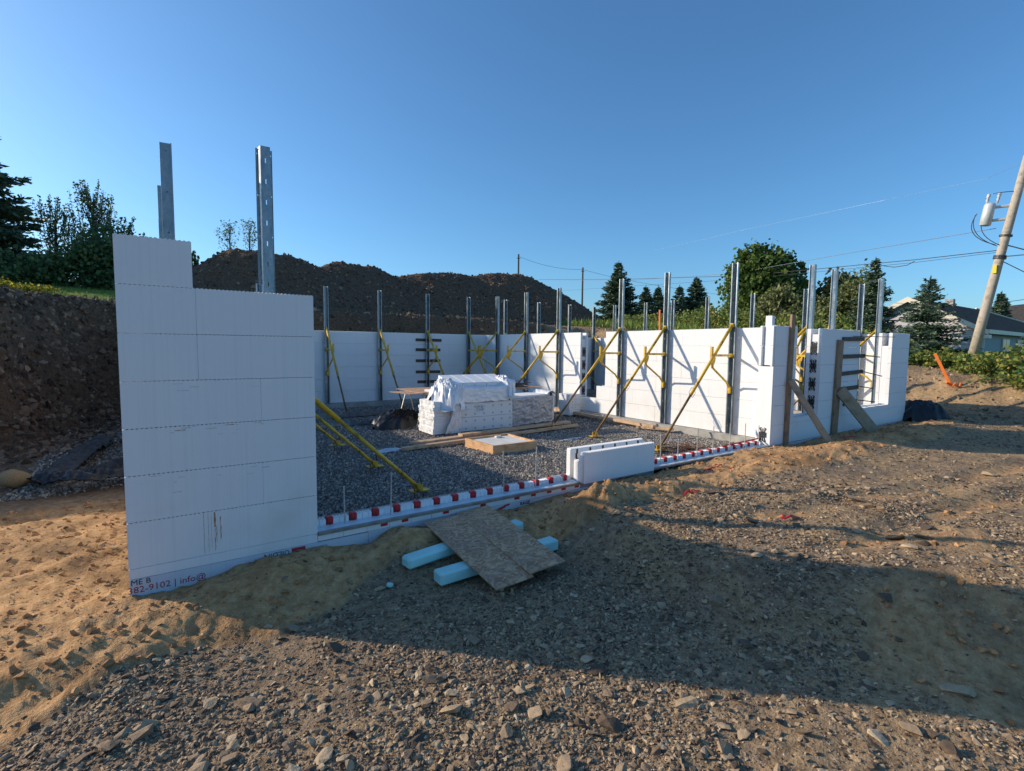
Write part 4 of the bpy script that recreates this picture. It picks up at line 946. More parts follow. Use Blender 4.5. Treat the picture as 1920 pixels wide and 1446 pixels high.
# filter fabric drain left of the wall
def ribbon(name, pts, wid, mat, label, cat, amp=.05, lift=.03):
    P_ = []; 
    for i in range(len(pts)-1):
        for k in range(22): P_.append(Vector(pts[i]).lerp(Vector(pts[i+1]), k/22))
    P_.append(Vector(pts[-1])); V = []; nw = 19
    for i, p in enumerate(P_):
        d = (P_[min(i+1, len(P_)-1)]-P_[max(i-1, 0)]); d.z = 0; d.normalize(); s_ = Vector((-d.y, d.x, 0))
        for k in range(nw):
            t = k/(nw-1)*2-1; q_ = p+s_*t*wid; z = gzf(q_.x, q_.y)+lift+amp*(rid(q_.x*3+t, q_.y*3, 1.9)*.5+.5)*(1-.3*abs(t))+.03*rid(q_.x*9, q_.y*9, 1.3)
            V.append((q_.x, q_.y, z))
    F = [(i*nw+k, i*nw+k+1, (i+1)*nw+k+1, (i+1)*nw+k) for i in range(len(P_)-1) for k in range(nw-1)]
    mb = MB(); mb.add(V, F); o = link(name, mb.mesh(name, mat, smooth=True)); md = o.modifiers.new('t', 'SOLIDIFY'); md.thickness = .01; return tag(o, label, cat)
ribbon('filter_fabric', [(-.95, 3.75, 0), (-.85, 4.6, 0), (-.75, 5.6, 0), (-.62, 6.8, 0)], .16, 'fabric', 'black filter fabric strip running along the trench left of the walls', 'fabric', .15, .03)
ribbon('filter_fabric', [(-.98, 3.55, 0), (-.5, 3.45, 0), (-.02, 3.62, 0)], .15, 'tarp', 'black fabric edge folded across the trench above the sand', 'fabric', .22, .02)
ribbon('filter_fabric', [(-.72, 4.1, 0), (-.35, 4.5, 0), (-.02, 4.75, 0)], .10, 'fabric', 'short black fabric fold touching the corner wall', 'fabric', .10, .03)
xg = RNG.uniform(-1.3, -.02, 5200); yg = RNG.uniform(3.35, 8.6, 5200); s = .008+.016*RNG.random(5200)
scatter('drain_gravel', np.stack([xg, yg, terrain(xg, yg)+.01], 1), rots(5200, 1), scl(s, 5200), CR, 'grey drainage gravel in the trench left of the walls', 'gravel')
# rusty sticks by right brace foot
RS = thing('stick_pile', 'heap of rusty brown sticks on the gravel beside the low strip', 'debris', (7.0, .85, fz))
for g in range(4):
    mb = MB()
    for i in range(22):
        a = Vector((random.gauss(6.95, .22), random.gauss(.82, .14), fz+.01+.05*random.random())); t = random.uniform(0, 3.1)
        mb.tube([a, a+Vector((math.cos(t)*.16, math.sin(t)*.16, random.uniform(-.01, .03)))], .006, 4)
    part('stick', mb, 'rust', RS)
# red straps on the sand
def straps(cx, cy, lb, n=5, sp=.12):
    mb = MB(); z = gzf(cx, cy)
    for i in range(n):
        a = Vector((cx+random.uniform(-sp, sp), cy+random.uniform(-sp, sp)*.4, z+.015)); d = random.uniform(-.6, .6)
        mb.tube([a, a+Vector((.06*math.cos(d), .06*math.sin(d), .02)), a+Vector((.13*math.cos(d), .1*math.sin(d), .0))], .007, 5)
    tag(link('red_scrap', mb.mesh('red_scrap', 'red')), lb, 'scrap', 'red plastic scraps on the sand')
straps(5.75, -.42, 'red plastic scraps on the sand just below the right toothed strip', 8, .35)
straps(4.55, -1.0, 'red scrap on the shaded sand in front of the short block', 4, .08)
straps(4.55, -1.95, 'tiny red scrap on the sunlit rubble', 3, .03)
straps(9.4, -.55, 'red scrap on the sand between the two leaning planks', 6, .2)
# ------------------------------------------------------------------ OSB ramp on blue foam beams
def obox(name, p0, p1, wid, thk, mat, label, cat, group=None, upv=(0, 0, 1), c=.004): return board(name, p0, p1, wid, thk, mat, label, cat, group, None, upv, c)
BG = 'light blue foam beams under the strand board'
zb = -.245
obox('foam_beam', (1.72, -.50, -.185), (2.93, -.34, -.165), .125, .09, 'blue_foam', 'rear light blue foam beam under the strand boards', 'foam beam', BG, c=.018)
obox('foam_beam', (1.86, -.77, -.235), (3.00, -.76, -.215), .125, .09, 'blue_foam', 'front light blue foam beam under the strand boards', 'foam beam', BG, c=.010)
obox('strand_board', (2.235, -.09, -.055), (2.29, -1.18, -.225), .35, .016, 'osb', 'left strand board sheet laid as a ramp on the blue beams', 'board', 'strand boards of the ramp')
obox('strand_board', (2.585, -.04, -.042), (2.62, -1.15, -.200), .36, .014, 'osb', 'right strand board sheet overlapping the other on the ramp', 'board', 'strand boards of the ramp', upv=(-.03, 0, 1))
mb = MB(); mb.box((-.02, -.018, -.012), (.024, .02, .016), c=.006); o = link('foam_chip', mb.mesh('foam_chip', 'blue_foam')); o.location = (1.55, -.62, gzf(1.55, -.62)+.02); o.rotation_euler = (.2, .3, .6)
tag(o, 'small pale blue foam chip on the sand left of the beams', 'foam chip')
# orange marker stakes
for (p0, p1, lb) in [((17.05, .18, .68), (16.95, .50, 1.45), 'bright orange wooden stake leaning on the slope right of the walls'), ((17.32, 9.79, 2.2), (17.3, 9.8, 3.12), 'orange marker stake upright behind the sunlit wall')]:
    board('marker_stake', p0, p1, .07, .03, 'orange', lb, 'stake', upv=(1, .2, 0))
mb = MB(); a = Vector((17.05, .15, gzf(17.05, .15)+.04))
for i in range(5): mb.tube([a+Vector((random.uniform(-.2, .1), random.uniform(-.2, .2), 0)), a+Vector((random.uniform(-.2, .1), random.uniform(-.2, .2), .08))], .02, 5)
tag(link('orange_ribbon', mb.mesh('orange_ribbon', 'orange')), 'crumpled orange ribbon at the foot of the leaning stake', 'ribbon')

# ------------------------------------------------------------------ vegetation
def quads(C, size, elong=None, dirs=None, rnd=None):
    """C (n,3) centres -> leaf quads with random orientation; dirs gives the long axis"""
    n = len(C); rg = rnd or RNG
    a = rg.normal(size=(n, 3)) if dirs is None else dirs+rg.normal(size=(n, 3))*.25
    a /= np.linalg.norm(a, axis=1, keepdims=True); b = rg.normal(size=(n, 3)); b -= a*(a*b).sum(1, keepdims=True); b /= np.linalg.norm(b, axis=1, keepdims=True)
    s = (size*rg.uniform(.6, 1.25, n))[:, None] if np.isscalar(size) else size[:, None]*rg.uniform(.7, 1.2, n)[:, None]
    el = elong or 1.4
    V = np.stack([C-a*s*el/2, C+b*s/2, C+a*s*el/2, C-b*s/2], 1).reshape(-1, 3)
    return V, np.arange(4*n).reshape(n, 4)
def crown(name, C, size, mat, parent, elong=None, dirs=None):
    V, F = quads(C, size, elong, dirs); return link(name, npmesh(name, V-np.array(parent.location), F, mat), parent)
def spruce(x, y, z, h, r, label, seed, dens=1., needle=.10, group='spruce trees beyond the walls', base=.06, name='spruce_tree', gap=.0, lev=None, el=3.2):
    rg = np.random.default_rng(seed); root = thing(name, label, 'tree', (x, y, z), 0, group)
    mb = MB(); mb.tube([(x, y, z-.3), (x+rg.normal()*.03*h/5, y, z+h*.5), (x, y, z+h*1.0)], [.022*h, .012*h, .002*h], 7); tr = mb
    C = []; Dd = []; nl = lev or int(h*6)
    for i in range(nl):
        t = (i+rg.uniform(-.3, .3))/nl; t = min(max(t, 0), 1); zz = z+h*(base+(1-base)*t); Lm = r*(1-t)**.95+.025*r
        nb = max(4, int((7 if t < .8 else 5)))
        for k in range(nb):
            if rg.random() < gap: continue
            zz = z+h*(base+(1-base)*min(.985, t+rg.uniform(-.5, .5)/nl))
            a = 6.28*k/nb+i*1.1+rg.normal()*.25; L = Lm*rg.uniform(.68, 1.12); rise = .05+.55*t**2
            d = np.array([math.cos(a), math.sin(a), 0.]); side = np.array([-d[1], d[0], 0.]); p0 = np.array([x, y, zz])
            tr.tube([tuple(p0), tuple(p0+d*L*.9+np.array([0, 0, L*rise*.7]))], [.006*h*(1-t)+.006, .003], 4, caps=False)
            m = max(5, int(L*11*dens))
            for j in range(m):
                u = (j+.6)/m; droop = -.18*L*math.sin(u*2.2)*(1-t)+L*u*rise
                p = p0+d*L*u+np.array([0, 0, droop]); tl = (.42*(1-u)+.10)*L*.75+.05
                for sg in (-1, 1):
                    q_ = max(2, int(tl/(needle*1.3)*dens+1)); dirv = side*sg*.85+d*.55+np.array([0, 0, -.06+.3*t])
                    for e in range(q_):
                        c = p+dirv*tl*((e+rg.random())/q_)+rg.normal(0, .03, 3)*(1, 1, 1.8); C.append(c); Dd.append(dirv)
                C.append(p+np.array([0, 0, .02])); Dd.append(d)
    for j in range(14): C.append(np.array([x, y, z+h*(1.03-.012*j)])); Dd.append(np.array([0, 0, 1.]))
    part('trunk', tr, 'bark', root)
    crown('needles', np.array(C), needle, 'spruce', root, el, np.array(Dd)); return root
def blobtree(x, y, z, blobs, nleaf, size, mat, label, cat='tree', name='leafy_tree', group=None, trunk=.12, shell=.55, seed=1, pname='leaves', up_=0):
    rg = np.random.default_rng(seed); root = thing(name, label, cat, (x, y, z), 0, group); vol = np.array([b[3]*b[4]*b[5] for b in blobs])**.67; vol = vol/vol.sum(); P_ = []
    mb = MB(); top = max(b[2] for b in blobs)
    if trunk:
        mb.tube([(x, y, z-.3), (x+.05, y, z+top*.5)], [trunk, trunk*.6], 8)
        for b in blobs: mb.tube([(x+.03, y, z+min(b[2]*.35, top*.4)), (x+b[0]*.6, y+b[1]*.6, z+b[2]*.75), (x+b[0], y+b[1], z+b[2])], [trunk*.45, trunk*.25, trunk*.06], 5)
        part('trunk', mb, 'bark', root)
    for b, f in zip(blobs, vol):
        n = int(nleaf*f); sub = max(5, n//55)
        sc_ = rg.normal(size=(sub, 3)); sc_ /= np.linalg.norm(sc_, axis=1, keepdims=True); sc_ *= (shell+(1.05-shell)*rg.random((sub, 1)))
        pk = rg.integers(0, sub, n); p = sc_[pk]+rg.normal(0, .17, (n, 3)); P_.append(np.array([x+b[0], y+b[1], z+b[2]])+p*np.array(b[3:6]))
    C = np.concatenate(P_); crown(pname, C, size, mat, root); return root
def wispy(x, y, z, h, r, label, seed, nb=60, leaf_=.11, mat='poplar', group=None, per=60, name='poplar_tree', lean=.35, cat='tree'):
    """upright sparse tree: many ascending branches carrying leaves"""
    rg = np.random.default_rng(seed); root = thing(name, label, cat, (x, y, z), 0, group); mb = MB(); mb.tube([(x, y, z-.3), (x, y, z+h*.5), (x+.05, y, z+h*.82)], [.02*h, .012*h, .002*h], 6); C = []
    for i in range(nb):
        t = .08+.85*rg.random(); a = rg.uniform(0, 6.28); L = h*(.50*(1-t)+.10)*rg.uniform(.6, 1.3); out = r*(1-t*.75)*rg.uniform(.5, 1.15)
        p0 = np.array([x, y, z+h*t*.80]); p1 = p0+np.array([math.cos(a)*out, math.sin(a)*out, L]); pm = (p0+p1)/2+np.array([math.cos(a), math.sin(a), -.4])*out*.25
        mb.tube([tuple(p0), tuple(pm), tuple(p1)], [.004*h, .0025*h, .001*h], 4, caps=False)
        n = int(per*(L/h*3+.3)); u = rg.random(n)[:, None]**.7; q_ = (1-u)**2*p0+2*u*(1-u)*pm+u*u*p1
        C.append(q_+rg.normal(0, .085*h*lean*.5, (n, 3))*(1.1-u*.7))
    part('trunk', mb, 'bark', root); crown('leaves', np.concatenate(C), leaf_, mat, root); return root
# right side
spruce(32.8, 26.9, 2.9, 5.9, 2.7, 'tall dark spruce standing alone just right of the spoil heap', 21, 1.0, .10, gap=.12)
spruce(36.7, 27.2, 3.0, 4.1, 1.7, 'small spruce right of the tall lone spruce', 22, .9, .10)
spruce(38.9, 27.6, 3.0, 4.3, 1.7, 'small spruce partly behind the dark steel post', 23, .9, .10)
spruce(40.1, 26.1, 3.0, 4.3, 1.8, 'thin topped spruce right of the dark steel post', 24, .7, .10, gap=.15)
spruce(37.7, 22.6, 3.0, 4.5, 2.1, 'full dark spruce left of the large maple', 25, 1.1, .10)
spruce(41.0, 20.5, 2.7, 2.9, 1.9, 'low spruce showing against the sky beside the maple', 26, .8, .10)
spruce(28.45, 6.15, 1.75, 4.1, 1.4, 'spruce with long bare leader behind the right hand posts', 27, 1.0, .065, gap=.06)
spruce(26.2, 3.35, 1.45, 3.05, 1.55, 'young spruce in front of the pale house gable', 28, 1.0, .055, gap=.06)
spruce(61, 8.2, 1.2, 5.4, 1.7, 'slim spruce beside the leaning utility pole', 29, .8, .15, gap=.1)
spruce(25.6, .05, 1.0, 1.9, .55, 'thin brown sapling in front of the house wall', 30, .35, .08, gap=.3)
blobtree(31.8, 13.6, 2.0, [(0, 0, 3.3, 2.0, 2.0, 2.2), (-.6, .3, 4.6, 1.3, 1.3, 1.25), (1.3, -.6, 3.9, 1.2, 1.2, 1.3), (-1.1, .6, 3.3, .9, .9, 1.3), (.7, -.5, 5.0, .75, .75, .65), (.9, -1.2, 2.4, 1.5, 1.5, 1.4), (1.9, -1.2, 4.7, .5, .5, .35), (-1.4, .9, 4.5, .45, .45, .5), (.1, .1, 5.7, .4, .4, .3), (2.1, -1.4, 3.2, .7, .7, .8), (-1.0, .4, 1.6, 1.2, 1.2, 1.2)], 21000, .21, 'maple', 'large green maple rising behind the right end of the sunlit wall', seed=3, trunk=.2)
blobtree(29.6, 11.4, 1.9, [(0, 0, 1.6, 1.3, 1.3, 1.5), (.6, -.8, 1.1, 1.3, 1.1, 1.2)], 7000, .15, 'olive', 'dull olive shrub in front of the large maple', 'shrub', 'shrub', seed=4, trunk=.06)
blobtree(34.5, 10.6, 1.9, [(0, 0, 2.6, 1.4, 1.3, 1.6), (.9, -.8, 2.6, 1.1, 1.0, 1.1), (-.6, .5, 1.4, 1.4, 1.4, 1.4), (.5, -.4, 3.4, .9, .9, .8)], 9000, .20, 'autumn', 'round tree turning orange at its top behind the tall posts', seed=5, trunk=.14)
blobtree(29.6, 7.4, 1.7, [(0, 0, 1.7, 1.1, 1.0, 1.9), (.4, -.4, 2.4, .7, .7, 1.2), (-.7, .9, 1.2, 1.0, 1.0, 1.4)], 9000, .13, 'olive', 'pale olive willow beside the spruce with the bare leader', 'tree', 'willow_tree', seed=6, trunk=.08, shell=.3)
# bushes on the right
bs = [(18.6, 2.1, .9, .75), (18.9, 1.0, .7, .6), (18.2, -.1, .55, .6), (17.6, -1.2, .95, .8), (17.0, -2.3, 1.1, .85), (20.2, 3.6, 1.2, 1.0), (21.5, 5.3, 1.3, 1.1), (22.4, 7.2, 1.4, 1.2), (23.6, 9.3, 1.5, 1.3), (25.0, 11.5, 1.4, 1.5), (26, 14, 1.2, 1.8), (19.6, .2, .7, .8), (26.5, 18, 1.1, 2), (28.5, 21.5, 1.0, 2.3)]
bl = ['bush at the right wall corner below the young spruce', 'low bush behind the leaning orange stake', 'low bush at the foot of the utility pole', 'yellow green bush right of the utility pole', 'large bush at the right edge of the picture', 'bush left of the young spruce, behind the wide opening', 'bush behind the wide opening slats', 'bush behind the tall post over the narrow pier', 'bush below the round orange topped tree', 'bush below the large maple', 'scrub left of the large maple', 'bush behind the low one at the pole', 'scrub below the full dark spruce', 'scrub below the small spruces']
for i, (x, y, h, r) in enumerate(bs):
    z = gzf(x, y); rg = random.Random(i)
    blobtree(x, y, z-.1, [(rg.uniform(-.3, .3)*r, rg.uniform(-.3, .3)*r, h*.4, r, r, h*.55), (rg.uniform(-.6, .6)*r, rg.uniform(-.6, .6)*r, h*.62, r*.6, r*.6, h*.42), (rg.uniform(-.9, .9)*r, rg.uniform(-.9, .9)*r, h*.4, r*.7, r*.7, h*.4)], int(2400*r*(1 if x < 21 else 1.2)), .075+.003*max(0, x-18), 'bush', bl[i], 'bush', 'bush', 'bushes right of the walls', 0, .35, 50+i)
# left side
spruce(-6.1, 22.6, 2.6, 8.5, 4.0, 'big dark spruce cut by the left edge of the picture', 31, 1.0, .10, group='trees left of the walls', gap=.12, base=.08)
TG = 'trees left of the walls'
wispy(-1.75, 20.6, 2.6, 5.4, 1.3, 'tall airy poplar rising behind the corner wall at the left', 32, 70, .062, group=TG, per=46)
wispy(-3.05, 22.4, 2.6, 5.1, .95, 'slimmer poplar left of the tall one', 33, 44, .062, group=TG, per=40)
wispy(-.9, 19.6, 2.6, 3.9, 1.2, 'dense small poplar touching the corner wall edge', 34, 50, .065, group=TG, per=60)
blobtree(-2.1, 18.0, 2.5, [(0, 0, .9, 1.5, 1.0, 1.1), (-1.5, .3, .8, 1.2, 1.0, 1.0), (1.3, .2, 1.1, 1.1, 1.0, 1.3), (.6, .3, 1.9, .9, .8, .9)], 15000, .11, 'poplar', 'dense dark hedge below the poplars', 'hedge', 'hedge', seed=35, trunk=.05, shell=.4)
blobtree(-4.3, 18.6, 2.5, [(0, 0, .9, 1.4, 1.0, 1.1), (-1.5, .3, 1.0, 1.3, 1.0, 1.2)], 8000, .11, 'poplar', 'dark hedge under the big left spruce', 'hedge', 'hedge', seed=36, trunk=.05, shell=.4)
blobtree(-3.35, 14.2, 2.55, [(0, 0, .28, .9, .6, .38), (-.9, -.2, .30, .8, .6, .42), (.75, .2, .22, .6, .5, .26)], 5200, .055, 'golden', 'clump of yellow goldenrod at the left edge', 'wildflowers', 'goldenrod', seed=37, trunk=0)
wispy(1.25, 19.2, 3.4, 1.9, .45, 'thin shrub showing beside the upper step of the corner wall', 38, 22, .09, per=34, name='shrub', cat='shrub')
wispy(2.45, 17.9, 4.6, 1.75, .62, 'wispy sapling on the spoil heap left of the bright post', 39, 26, .05, per=13, lean=1.1, name='sapling', cat='sapling', group='saplings on the spoil heap', mat='maple')
wispy(3.1, 17.8, 4.75, 1.7, .5, 'sapling on the spoil heap just behind the bright post', 40, 24, .05, per=13, lean=1.1, name='sapling', cat='sapling', group='saplings on the spoil heap', mat='maple')
# meadow grass behind the right part and on the lawn at the left
def grasspatch(name, xr, yr, n, h, mat, label, test=None):
    x = RNG.uniform(*xr, n); y = RNG.uniform(*yr, n)
    if test is not None: k = test(x, y); x, y = x[k], y[k]
    n = len(x); z = terrain(x, y); hh = h*RNG.uniform(.5, 1.3, n); C = np.stack([x, y, z+hh*.4], 1)
    D_ = np.stack([RNG.normal(0, .35, n), RNG.normal(0, .35, n), np.ones(n)], 1)
    V, F = quads(C, hh*.13, 8, D_); o = link(name, npmesh(name, V, F, mat)); return tag(o, label, 'grass', kind='stuff')
grasspatch('meadow_grass', (17, 34), (7, 30), 26000, .42, 'grass', 'tall meadow grass between the heap and the spruces', lambda x, y: (toe_dist(x, y) > 4.2) & (y > 5+.0*x))
grasspatch('lawn_grass', (-6, 2.5), (11.5, 20), 16000, .07, 'grass', 'mown lawn strip beyond the excavated bank', lambda x, y: toe_dist(x, y) > 2.4)
grasspatch('weed_stalks', (-1, 15), (10.8, 13.5), 420, .14, 'olive', 'dry weeds on the bank edge behind the back wall', lambda x, y: toe_dist(x, y) > .8)

# ------------------------------------------------------------------ house, pole, wires
def shingle(name, a, b):
    m, n, p = new_mat(name); v = coords(n, (1, 1, 1)); br = N(n, 'ShaderNodeTexBrick'); n.links.new(v, br.inputs['Vector'])
    for k, val in (('Scale', 1.0), ('Mortar Size', .006), ('Brick Width', .32), ('Row Height', .14)): br.inputs[k].default_value = val
    br.inputs['Color1'].default_value = (*a, 1); br.inputs['Color2'].default_value = (*b, 1); br.inputs['Mortar'].default_value = (*[x*.5 for x in a], 1)
    f = noise(n, v, 3, 4); n.links.new(mixc(n, .4, br.outputs['Color'], ramp(n, f, [(.3, (.6,)*3), (.7, (1,)*3)]), 'MULTIPLY'), p.inputs['Base Color'])
    p.inputs['Roughness'].default_value = .95; p.inputs['Specular IOR Level'].default_value = .1; return m
M['roof_dark'] = shingle('dark_shingles', (.10, .070, .052), (.15, .105, .078)); M['roof_brown'] = shingle('brown_shingles', (.20, .135, .092), (.28, .195, .135))
M['siding'] = simple('pale_siding', (.52, .50, .53), .6, 0, .05, 4, .1); M['siding_shade'] = simple('shaded_siding', (.20, .27, .30), .6, 0, .06, 4, .1)  # second siding is a shaded copy: the long walls' shade put into the colour
M['trim'] = simple('cream_trim', (.72, .66, .54), .55, 0, .05, 4, 0)
m_, n_, p_ = new_mat('window_glass'); p_.inputs['Base Color'].default_value = (.03, .04, .05, 1); p_.inputs['Roughness'].default_value = .08; M['glass'] = m_
HS = thing('house', 'pale low house with dark shingled roof and cream trim behind the young spruce', 'house', (34, 3.2, 1.0))
xg0, xr1, ya, yr_, yb = 34.0, 50.0, 3.05, 6.40, 9.75; ze, zr = 2.62, 4.38
mb = MB(); mb.add([(xg0, ya+.35, .8), (xg0, yb-.35, .8), (xg0, yb-.35, 2.75), (xg0, yr_, 4.28), (xg0, ya+.35, 2.75), (xg0+.2, ya+.35, .8), (xg0+.2, yb-.35, .8), (xg0+.2, yb-.35, 2.75), (xg0+.2, yr_, 4.28), (xg0+.2, ya+.35, 2.75)],
    [(0, 4, 3, 2, 1), (5, 6, 7, 8, 9), (0, 1, 6, 5), (1, 2, 7, 6), (2, 3, 8, 7), (3, 4, 9, 8), (4, 0, 5, 9)]); part('gable_wall', mb, 'siding', HS)
mb = MB()
for k in range(9): mb.box((xg0-.012, ya+.36, 1.0+k*.19), (xg0-.001, yb-.36, 1.012+k*.19))
part('siding_seams', mb, 'trim', HS)['kind'] = 'stuff'
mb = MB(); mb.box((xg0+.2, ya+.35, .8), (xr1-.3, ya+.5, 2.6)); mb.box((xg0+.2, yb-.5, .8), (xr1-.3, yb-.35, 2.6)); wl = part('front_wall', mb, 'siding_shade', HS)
def slab(pts, t, nm, mat):
    mb = MB(); n = len(pts); mb.add(list(pts)+[(p[0], p[1], p[2]-t) for p in pts], [tuple(range(n)), tuple(range(2*n-1, n-1, -1))]+[(i, (i+1) % n, n+(i+1) % n, n+i) for i in range(n)]); return part(nm, mb, mat, HS)
rf = slab([(xg0-.35, ya, ze), (xr1+8, ya, ze), (xr1-4, yr_, zr+.06), (xg0-.35, yr_, zr+.06)], .10, 'roof', 'roof_dark')
slab([(xg0-.35, yb, ze), (xg0-.35, yr_+.001, zr+.055), (xr1-4, yr_+.001, zr+.055), (xr1+8, yb, ze)], .10, 'roof', 'roof_dark')
for y0_, y1_, s_ in ((ya-.02, yr_, 1), (yb+.02, yr_, -1)):
    mb = MB(); mb.prism([(y0_, ze-.02), (y1_, zr+.09), (y1_, zr-.19), (y0_, ze-.26)], 'x', xg0-.40, xg0-.352); part('rake_board', mb, 'trim', HS)
mb = MB(); mb.box((xg0-.35, ya-.06, ze-.20), (xr1, ya-.002, ze+.0)); part('fascia', mb, 'trim', HS)
mb = MB(); mb.box((xg0-.40, ya-.07, ze-.44), (xg0+.02, ya+.36, ze-.261)); part('soffit_return', mb, 'trim', HS)
for i in range(3):
    x0_ = 38+3.2*i; mb = MB(); mb.box((x0_, ya+.30, 1.35), (x0_+1.5, ya+.349, 2.25)); fr = part('window', mb, 'trim', HS)
    mb = MB(); mb.box((x0_+.07, ya+.285, 1.42), (x0_+.72, ya+.299, 2.18)); mb.box((x0_+.78, ya+.285, 1.42), (x0_+1.43, ya+.299, 2.18)); part('pane', mb, 'glass', fr)
mb = MB(); mb.box((40.2, yr_-.25, 4.2), (40.6, yr_+.15, 4.75)); part('chimney', mb, 'concrete', HS)
mb = MB(); mb.tube([(34.1, 3.3, 1.0), (34.1, 3.3, 3.85)], .06, 8); mb.tube([(34.1, 3.3, 3.85), (34.05, 3.25, 4.0), (33.9, 3.2, 3.98)], [.07, .09, .08], 8, 0); part('service_mast', mb, 'grey_paint', HS)
H2 = thing('house', 'second house roof of brown shingles at the right edge', 'house', (70, 2, 1.0))
RA = [Vector((64.7, 10.2, 5.65)), Vector((73.1, 8.7, 6.5)), Vector((77.5, 6.9, 6.84)), Vector((72, -2, 2.6)), Vector((60.5, 4.2, 2.45))]
mb = MB(); mb.add([tuple(p) for p in RA]+[(p.x, p.y, p.z-.2) for p in RA], [(0, 1, 2, 3, 4), (9, 8, 7, 6, 5)]+[(i, (i+1) % 5, 5+(i+1) % 5, 5+i) for i in range(5)]); part('roof', mb, 'roof_brown', H2)
mb = MB(); mb.box((66.5, 0, .8), (75, 6.0, 2.2)); part('wall', mb, 'siding', H2)
mb = MB(); mb.tube([(xr1-4, yr_, zr+.10), (xr1+8, ya, ze+.05)], .05, 6); part('hip_trim', mb, 'trim', HS)
# leaning utility pole with transformer
UP = thing('utility_pole', 'leaning weathered utility pole at the right with a grey transformer can', 'utility pole', (25.57, 1.76, 1.2))
P0 = Vector((25.57, 1.76, 1.0)); P1 = Vector((25.80, .70, 8.5)); mb = MB(); mb.tube([P0.lerp(P1, t) for t in (0, .25, .5, .75, 1)], [.16, .152, .142, .132, .12], 16); part('pole', mb, 'pole_wood', UP, True)
pt = lambda z: P0.lerp(P1, (z-P0.z)/(P1.z-P0.z))
tc = Vector((25.22, 1.42, 6.15)); tc = pt(6.2)+Vector((-.22, .62, 0)); lean = (P1-P0).normalized()
mb = MB(); mb.tube([tc-lean*.02, tc, tc+lean*.72, tc+lean*.78], [.135, .17, .17, .13], 18); part('transformer', mb, 'grey_paint', UP, True)
mb = MB()
for zz in (.15, .62): a = tc+lean*zz; b = pt(a.z); mb.tube([a, b], .05, 6)
part('transformer_bracket', mb, 'grey_paint', UP)
for k, off in ((0, Vector((.03, .12, 0))), (1, Vector((.10, -.16, 0)))):
    a = tc+lean*.78+off; mb = MB(); mb.tube([a, a+lean*.10, a+lean*.12, a+lean*.22, a+lean*.24, a+lean*.36], [.035, .035, .055, .035, .06, .05], 8); part('bushing', mb, 'porcelain', UP, True)
for zz in (5.75, 4.95, 5.02):
    a = pt(zz); mb = MB(); mb.tube([a-lean*.03, a+lean*.03], .19, 16); part('band', mb, 'wire', UP)
a = pt(4.55); mb = MB(); mb.box((a.x-.20, a.y-.04, a.z-.15), (a.x-.155, a.y+.07, a.z+.15)); M['tag_yellow'] = simple('yellow_tag', (.75, .62, .03), .5, 0, .1, 5, 0); part('tag', mb, 'tag_yellow', UP)
a = pt(7.25)+Vector((.05, -.32, 0)); mb = MB(); mb.tube([a, a+lean*.4], .06, 8); part('cutout', mb, 'porcelain', UP)
def loop(p, q_, sag, n=14): p, q_ = Vector(p), Vector(q_); return [p.lerp(q_, t)-Vector((0, 0, sag*4*t*(1-t))) for t in np.linspace(0, 1, n)]
mb = MB()
for a_, b_, s_ in ((tc+Vector((-.1, .22, .45)), pt(5.45)+Vector((-.1, .2, 0)), .75), (tc+Vector((-.15, .25, .4)), pt(5.4)+Vector((-.1, .15, 0)), .55), (tc+Vector((0, .1, 0)), pt(5.4)+Vector((-.1, .05, 0)), .25), (tc+lean*1.12, pt(7.3), .05)):
    mid = (a_+b_)/2+Vector((-.25, .9*s_, -.25*s_)); pts = [(1-t)**2*a_+2*t*(1-t)*mid+t*t*b_ for t in np.linspace(0, 1, 14)]; mb.tube(pts, .014, 5)
part('service_loop', mb, 'wire', UP)
def wire(pts, r_, mat, lb, sag=0.):
    P_ = []
    for i in range(len(pts)-1): P_ += loop(pts[i], pts[i+1], sag, 12)[:-1]
    P_.append(Vector(pts[-1])); mb = MB(); mb.tube(P_, r_, 5); return tag(link('cable', mb.mesh('cable', mat)), lb, 'cable', 'overhead cables')
FP1, FP2 = Vector((43.6, 57.1, 14.85)), Vector((54.3, 54.9, 13.7))
wire([pt(6.05)+Vector((-.1, .3, 0)), (28.27, 6.61, 6.34), (30.88, 14.82, 6.45), (33.16, 26.6, 7.32), (36.5, 42, 9.3)], .012, 'wire_light', 'pale bare cable running left from the top loops of the leaning pole')
wire([pt(5.25), (27.98, 4.38, 5.58), (31.21, 14.28, 6.25), (33.16, 26.61, 7.46), (36.86, 43.46, 9.5)], .016, 'wire', 'thick dark cable running left from the lower band of the leaning pole')
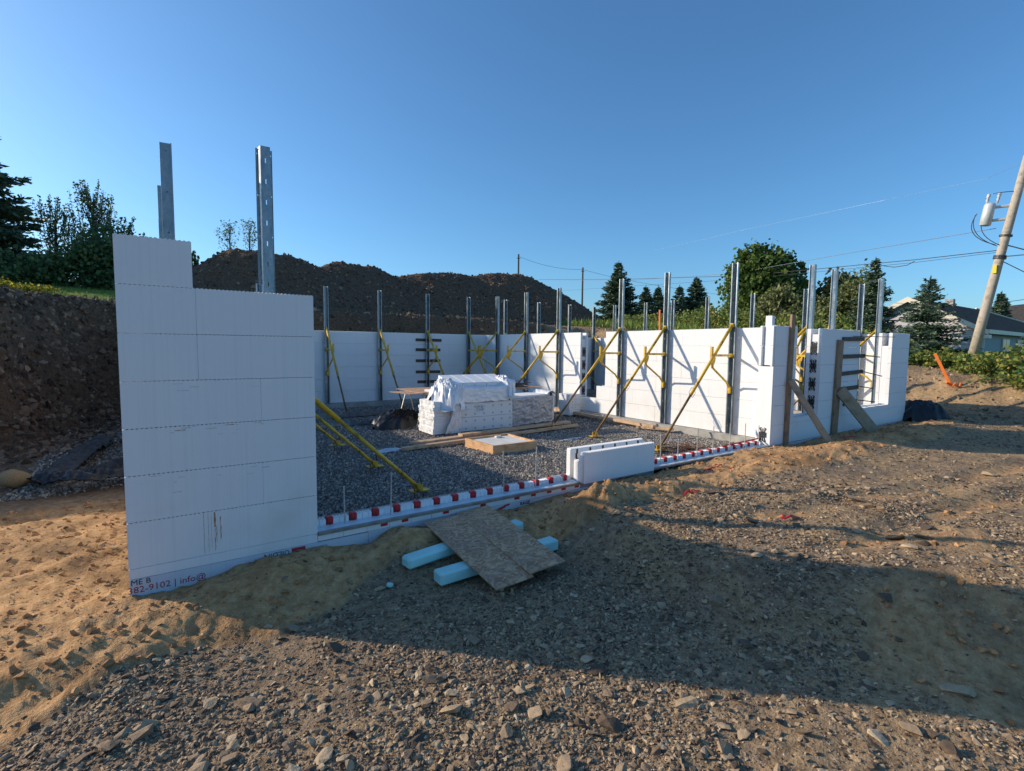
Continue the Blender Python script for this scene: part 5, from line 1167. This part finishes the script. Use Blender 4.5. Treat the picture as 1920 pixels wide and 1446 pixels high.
wire([pt(5.18), (27.98, 4.48, 5.46), (31.21, 14.28, 6.05), (33.3, 26.61, 6.85), (37.5, 43.46, 8.1)], .009, 'wire', 'thin dark cable just below the thick one')
wire([pt(8.3), (27.53, 2.16, 8.42), (30.4, 6.61, 9.09), (34.58, 16.44, 10.03), (38.5, 28, 10.7)], .005, 'wire_light', 'faint high cable crossing the sky from the pole top')
mb = MB(); a = Vector((28.6, 5.6, 5.52)); P_ = [Vector((28.0, 4.48, 5.52)), Vector((28.15, 4.8, 5.40)), Vector((28.5, 5.4, 5.42)), Vector((28.8, 6.0, 5.60)), Vector((29.0, 6.5, 5.42)), Vector((29.3, 7.1, 5.40)), Vector((29.6, 7.7, 5.62))]; mb.tube(P_, .016, 5)
tag(link('cable', mb.mesh('cable', 'wire')), 'slack cable loop hanging under the thick cable', 'cable', 'overhead cables')
wire([pt(5.0), (24.9, -1.0, 4.85), (22, -4, 5.4)], .02, 'wire', 'cable leaving the pole towards the right edge')
wire([pt(4.9), (26.2, -.6, 3.5), (27, -2.2, 2.9)], .016, 'wire', 'guy cable falling right from the pole band')
wire([pt(5.45), (26.0, -.6, 4.6), (26.6, -2.2, 3.4)], .022, 'wire', 'heavy cable dropping from the pole to the right edge')
wire([(33.95, 3.25, 3.95), (30.5, .6, 3.9), (27, -2.2, 4.4)], .014, 'wire', 'service cable from the house mast to the right', .08)
wire([FP1, FP2], .02, 'wire', 'sagging cable between the two distant poles', .55)
wire([FP2, (60, 50, 11.9), (75, 45, 10.5)], .02, 'wire', 'cable running right from the second distant pole', .1)
for P_, lb in ((FP1, 'distant thin utility pole above the spoil heap crest'), (FP2, 'distant thin utility pole right of the spoil heap')):
    u_ = thing('distant_pole', lb, 'utility pole', (P_.x, P_.y, 3)); mb = MB(); mb.tube([(P_.x, P_.y, 2), (P_.x, P_.y, P_.z+.3)], [.17, .12], 8); part('pole', mb, 'bark', u_)
    mb = MB(); mb.box((P_.x-.3, P_.y-.05, P_.z-.32), (P_.x+.3, P_.y+.05, P_.z-.24)); part('crossarm', mb, 'bark', u_)
for o in bpy.data.objects:
    if '_used' in o.keys(): del o['_used']
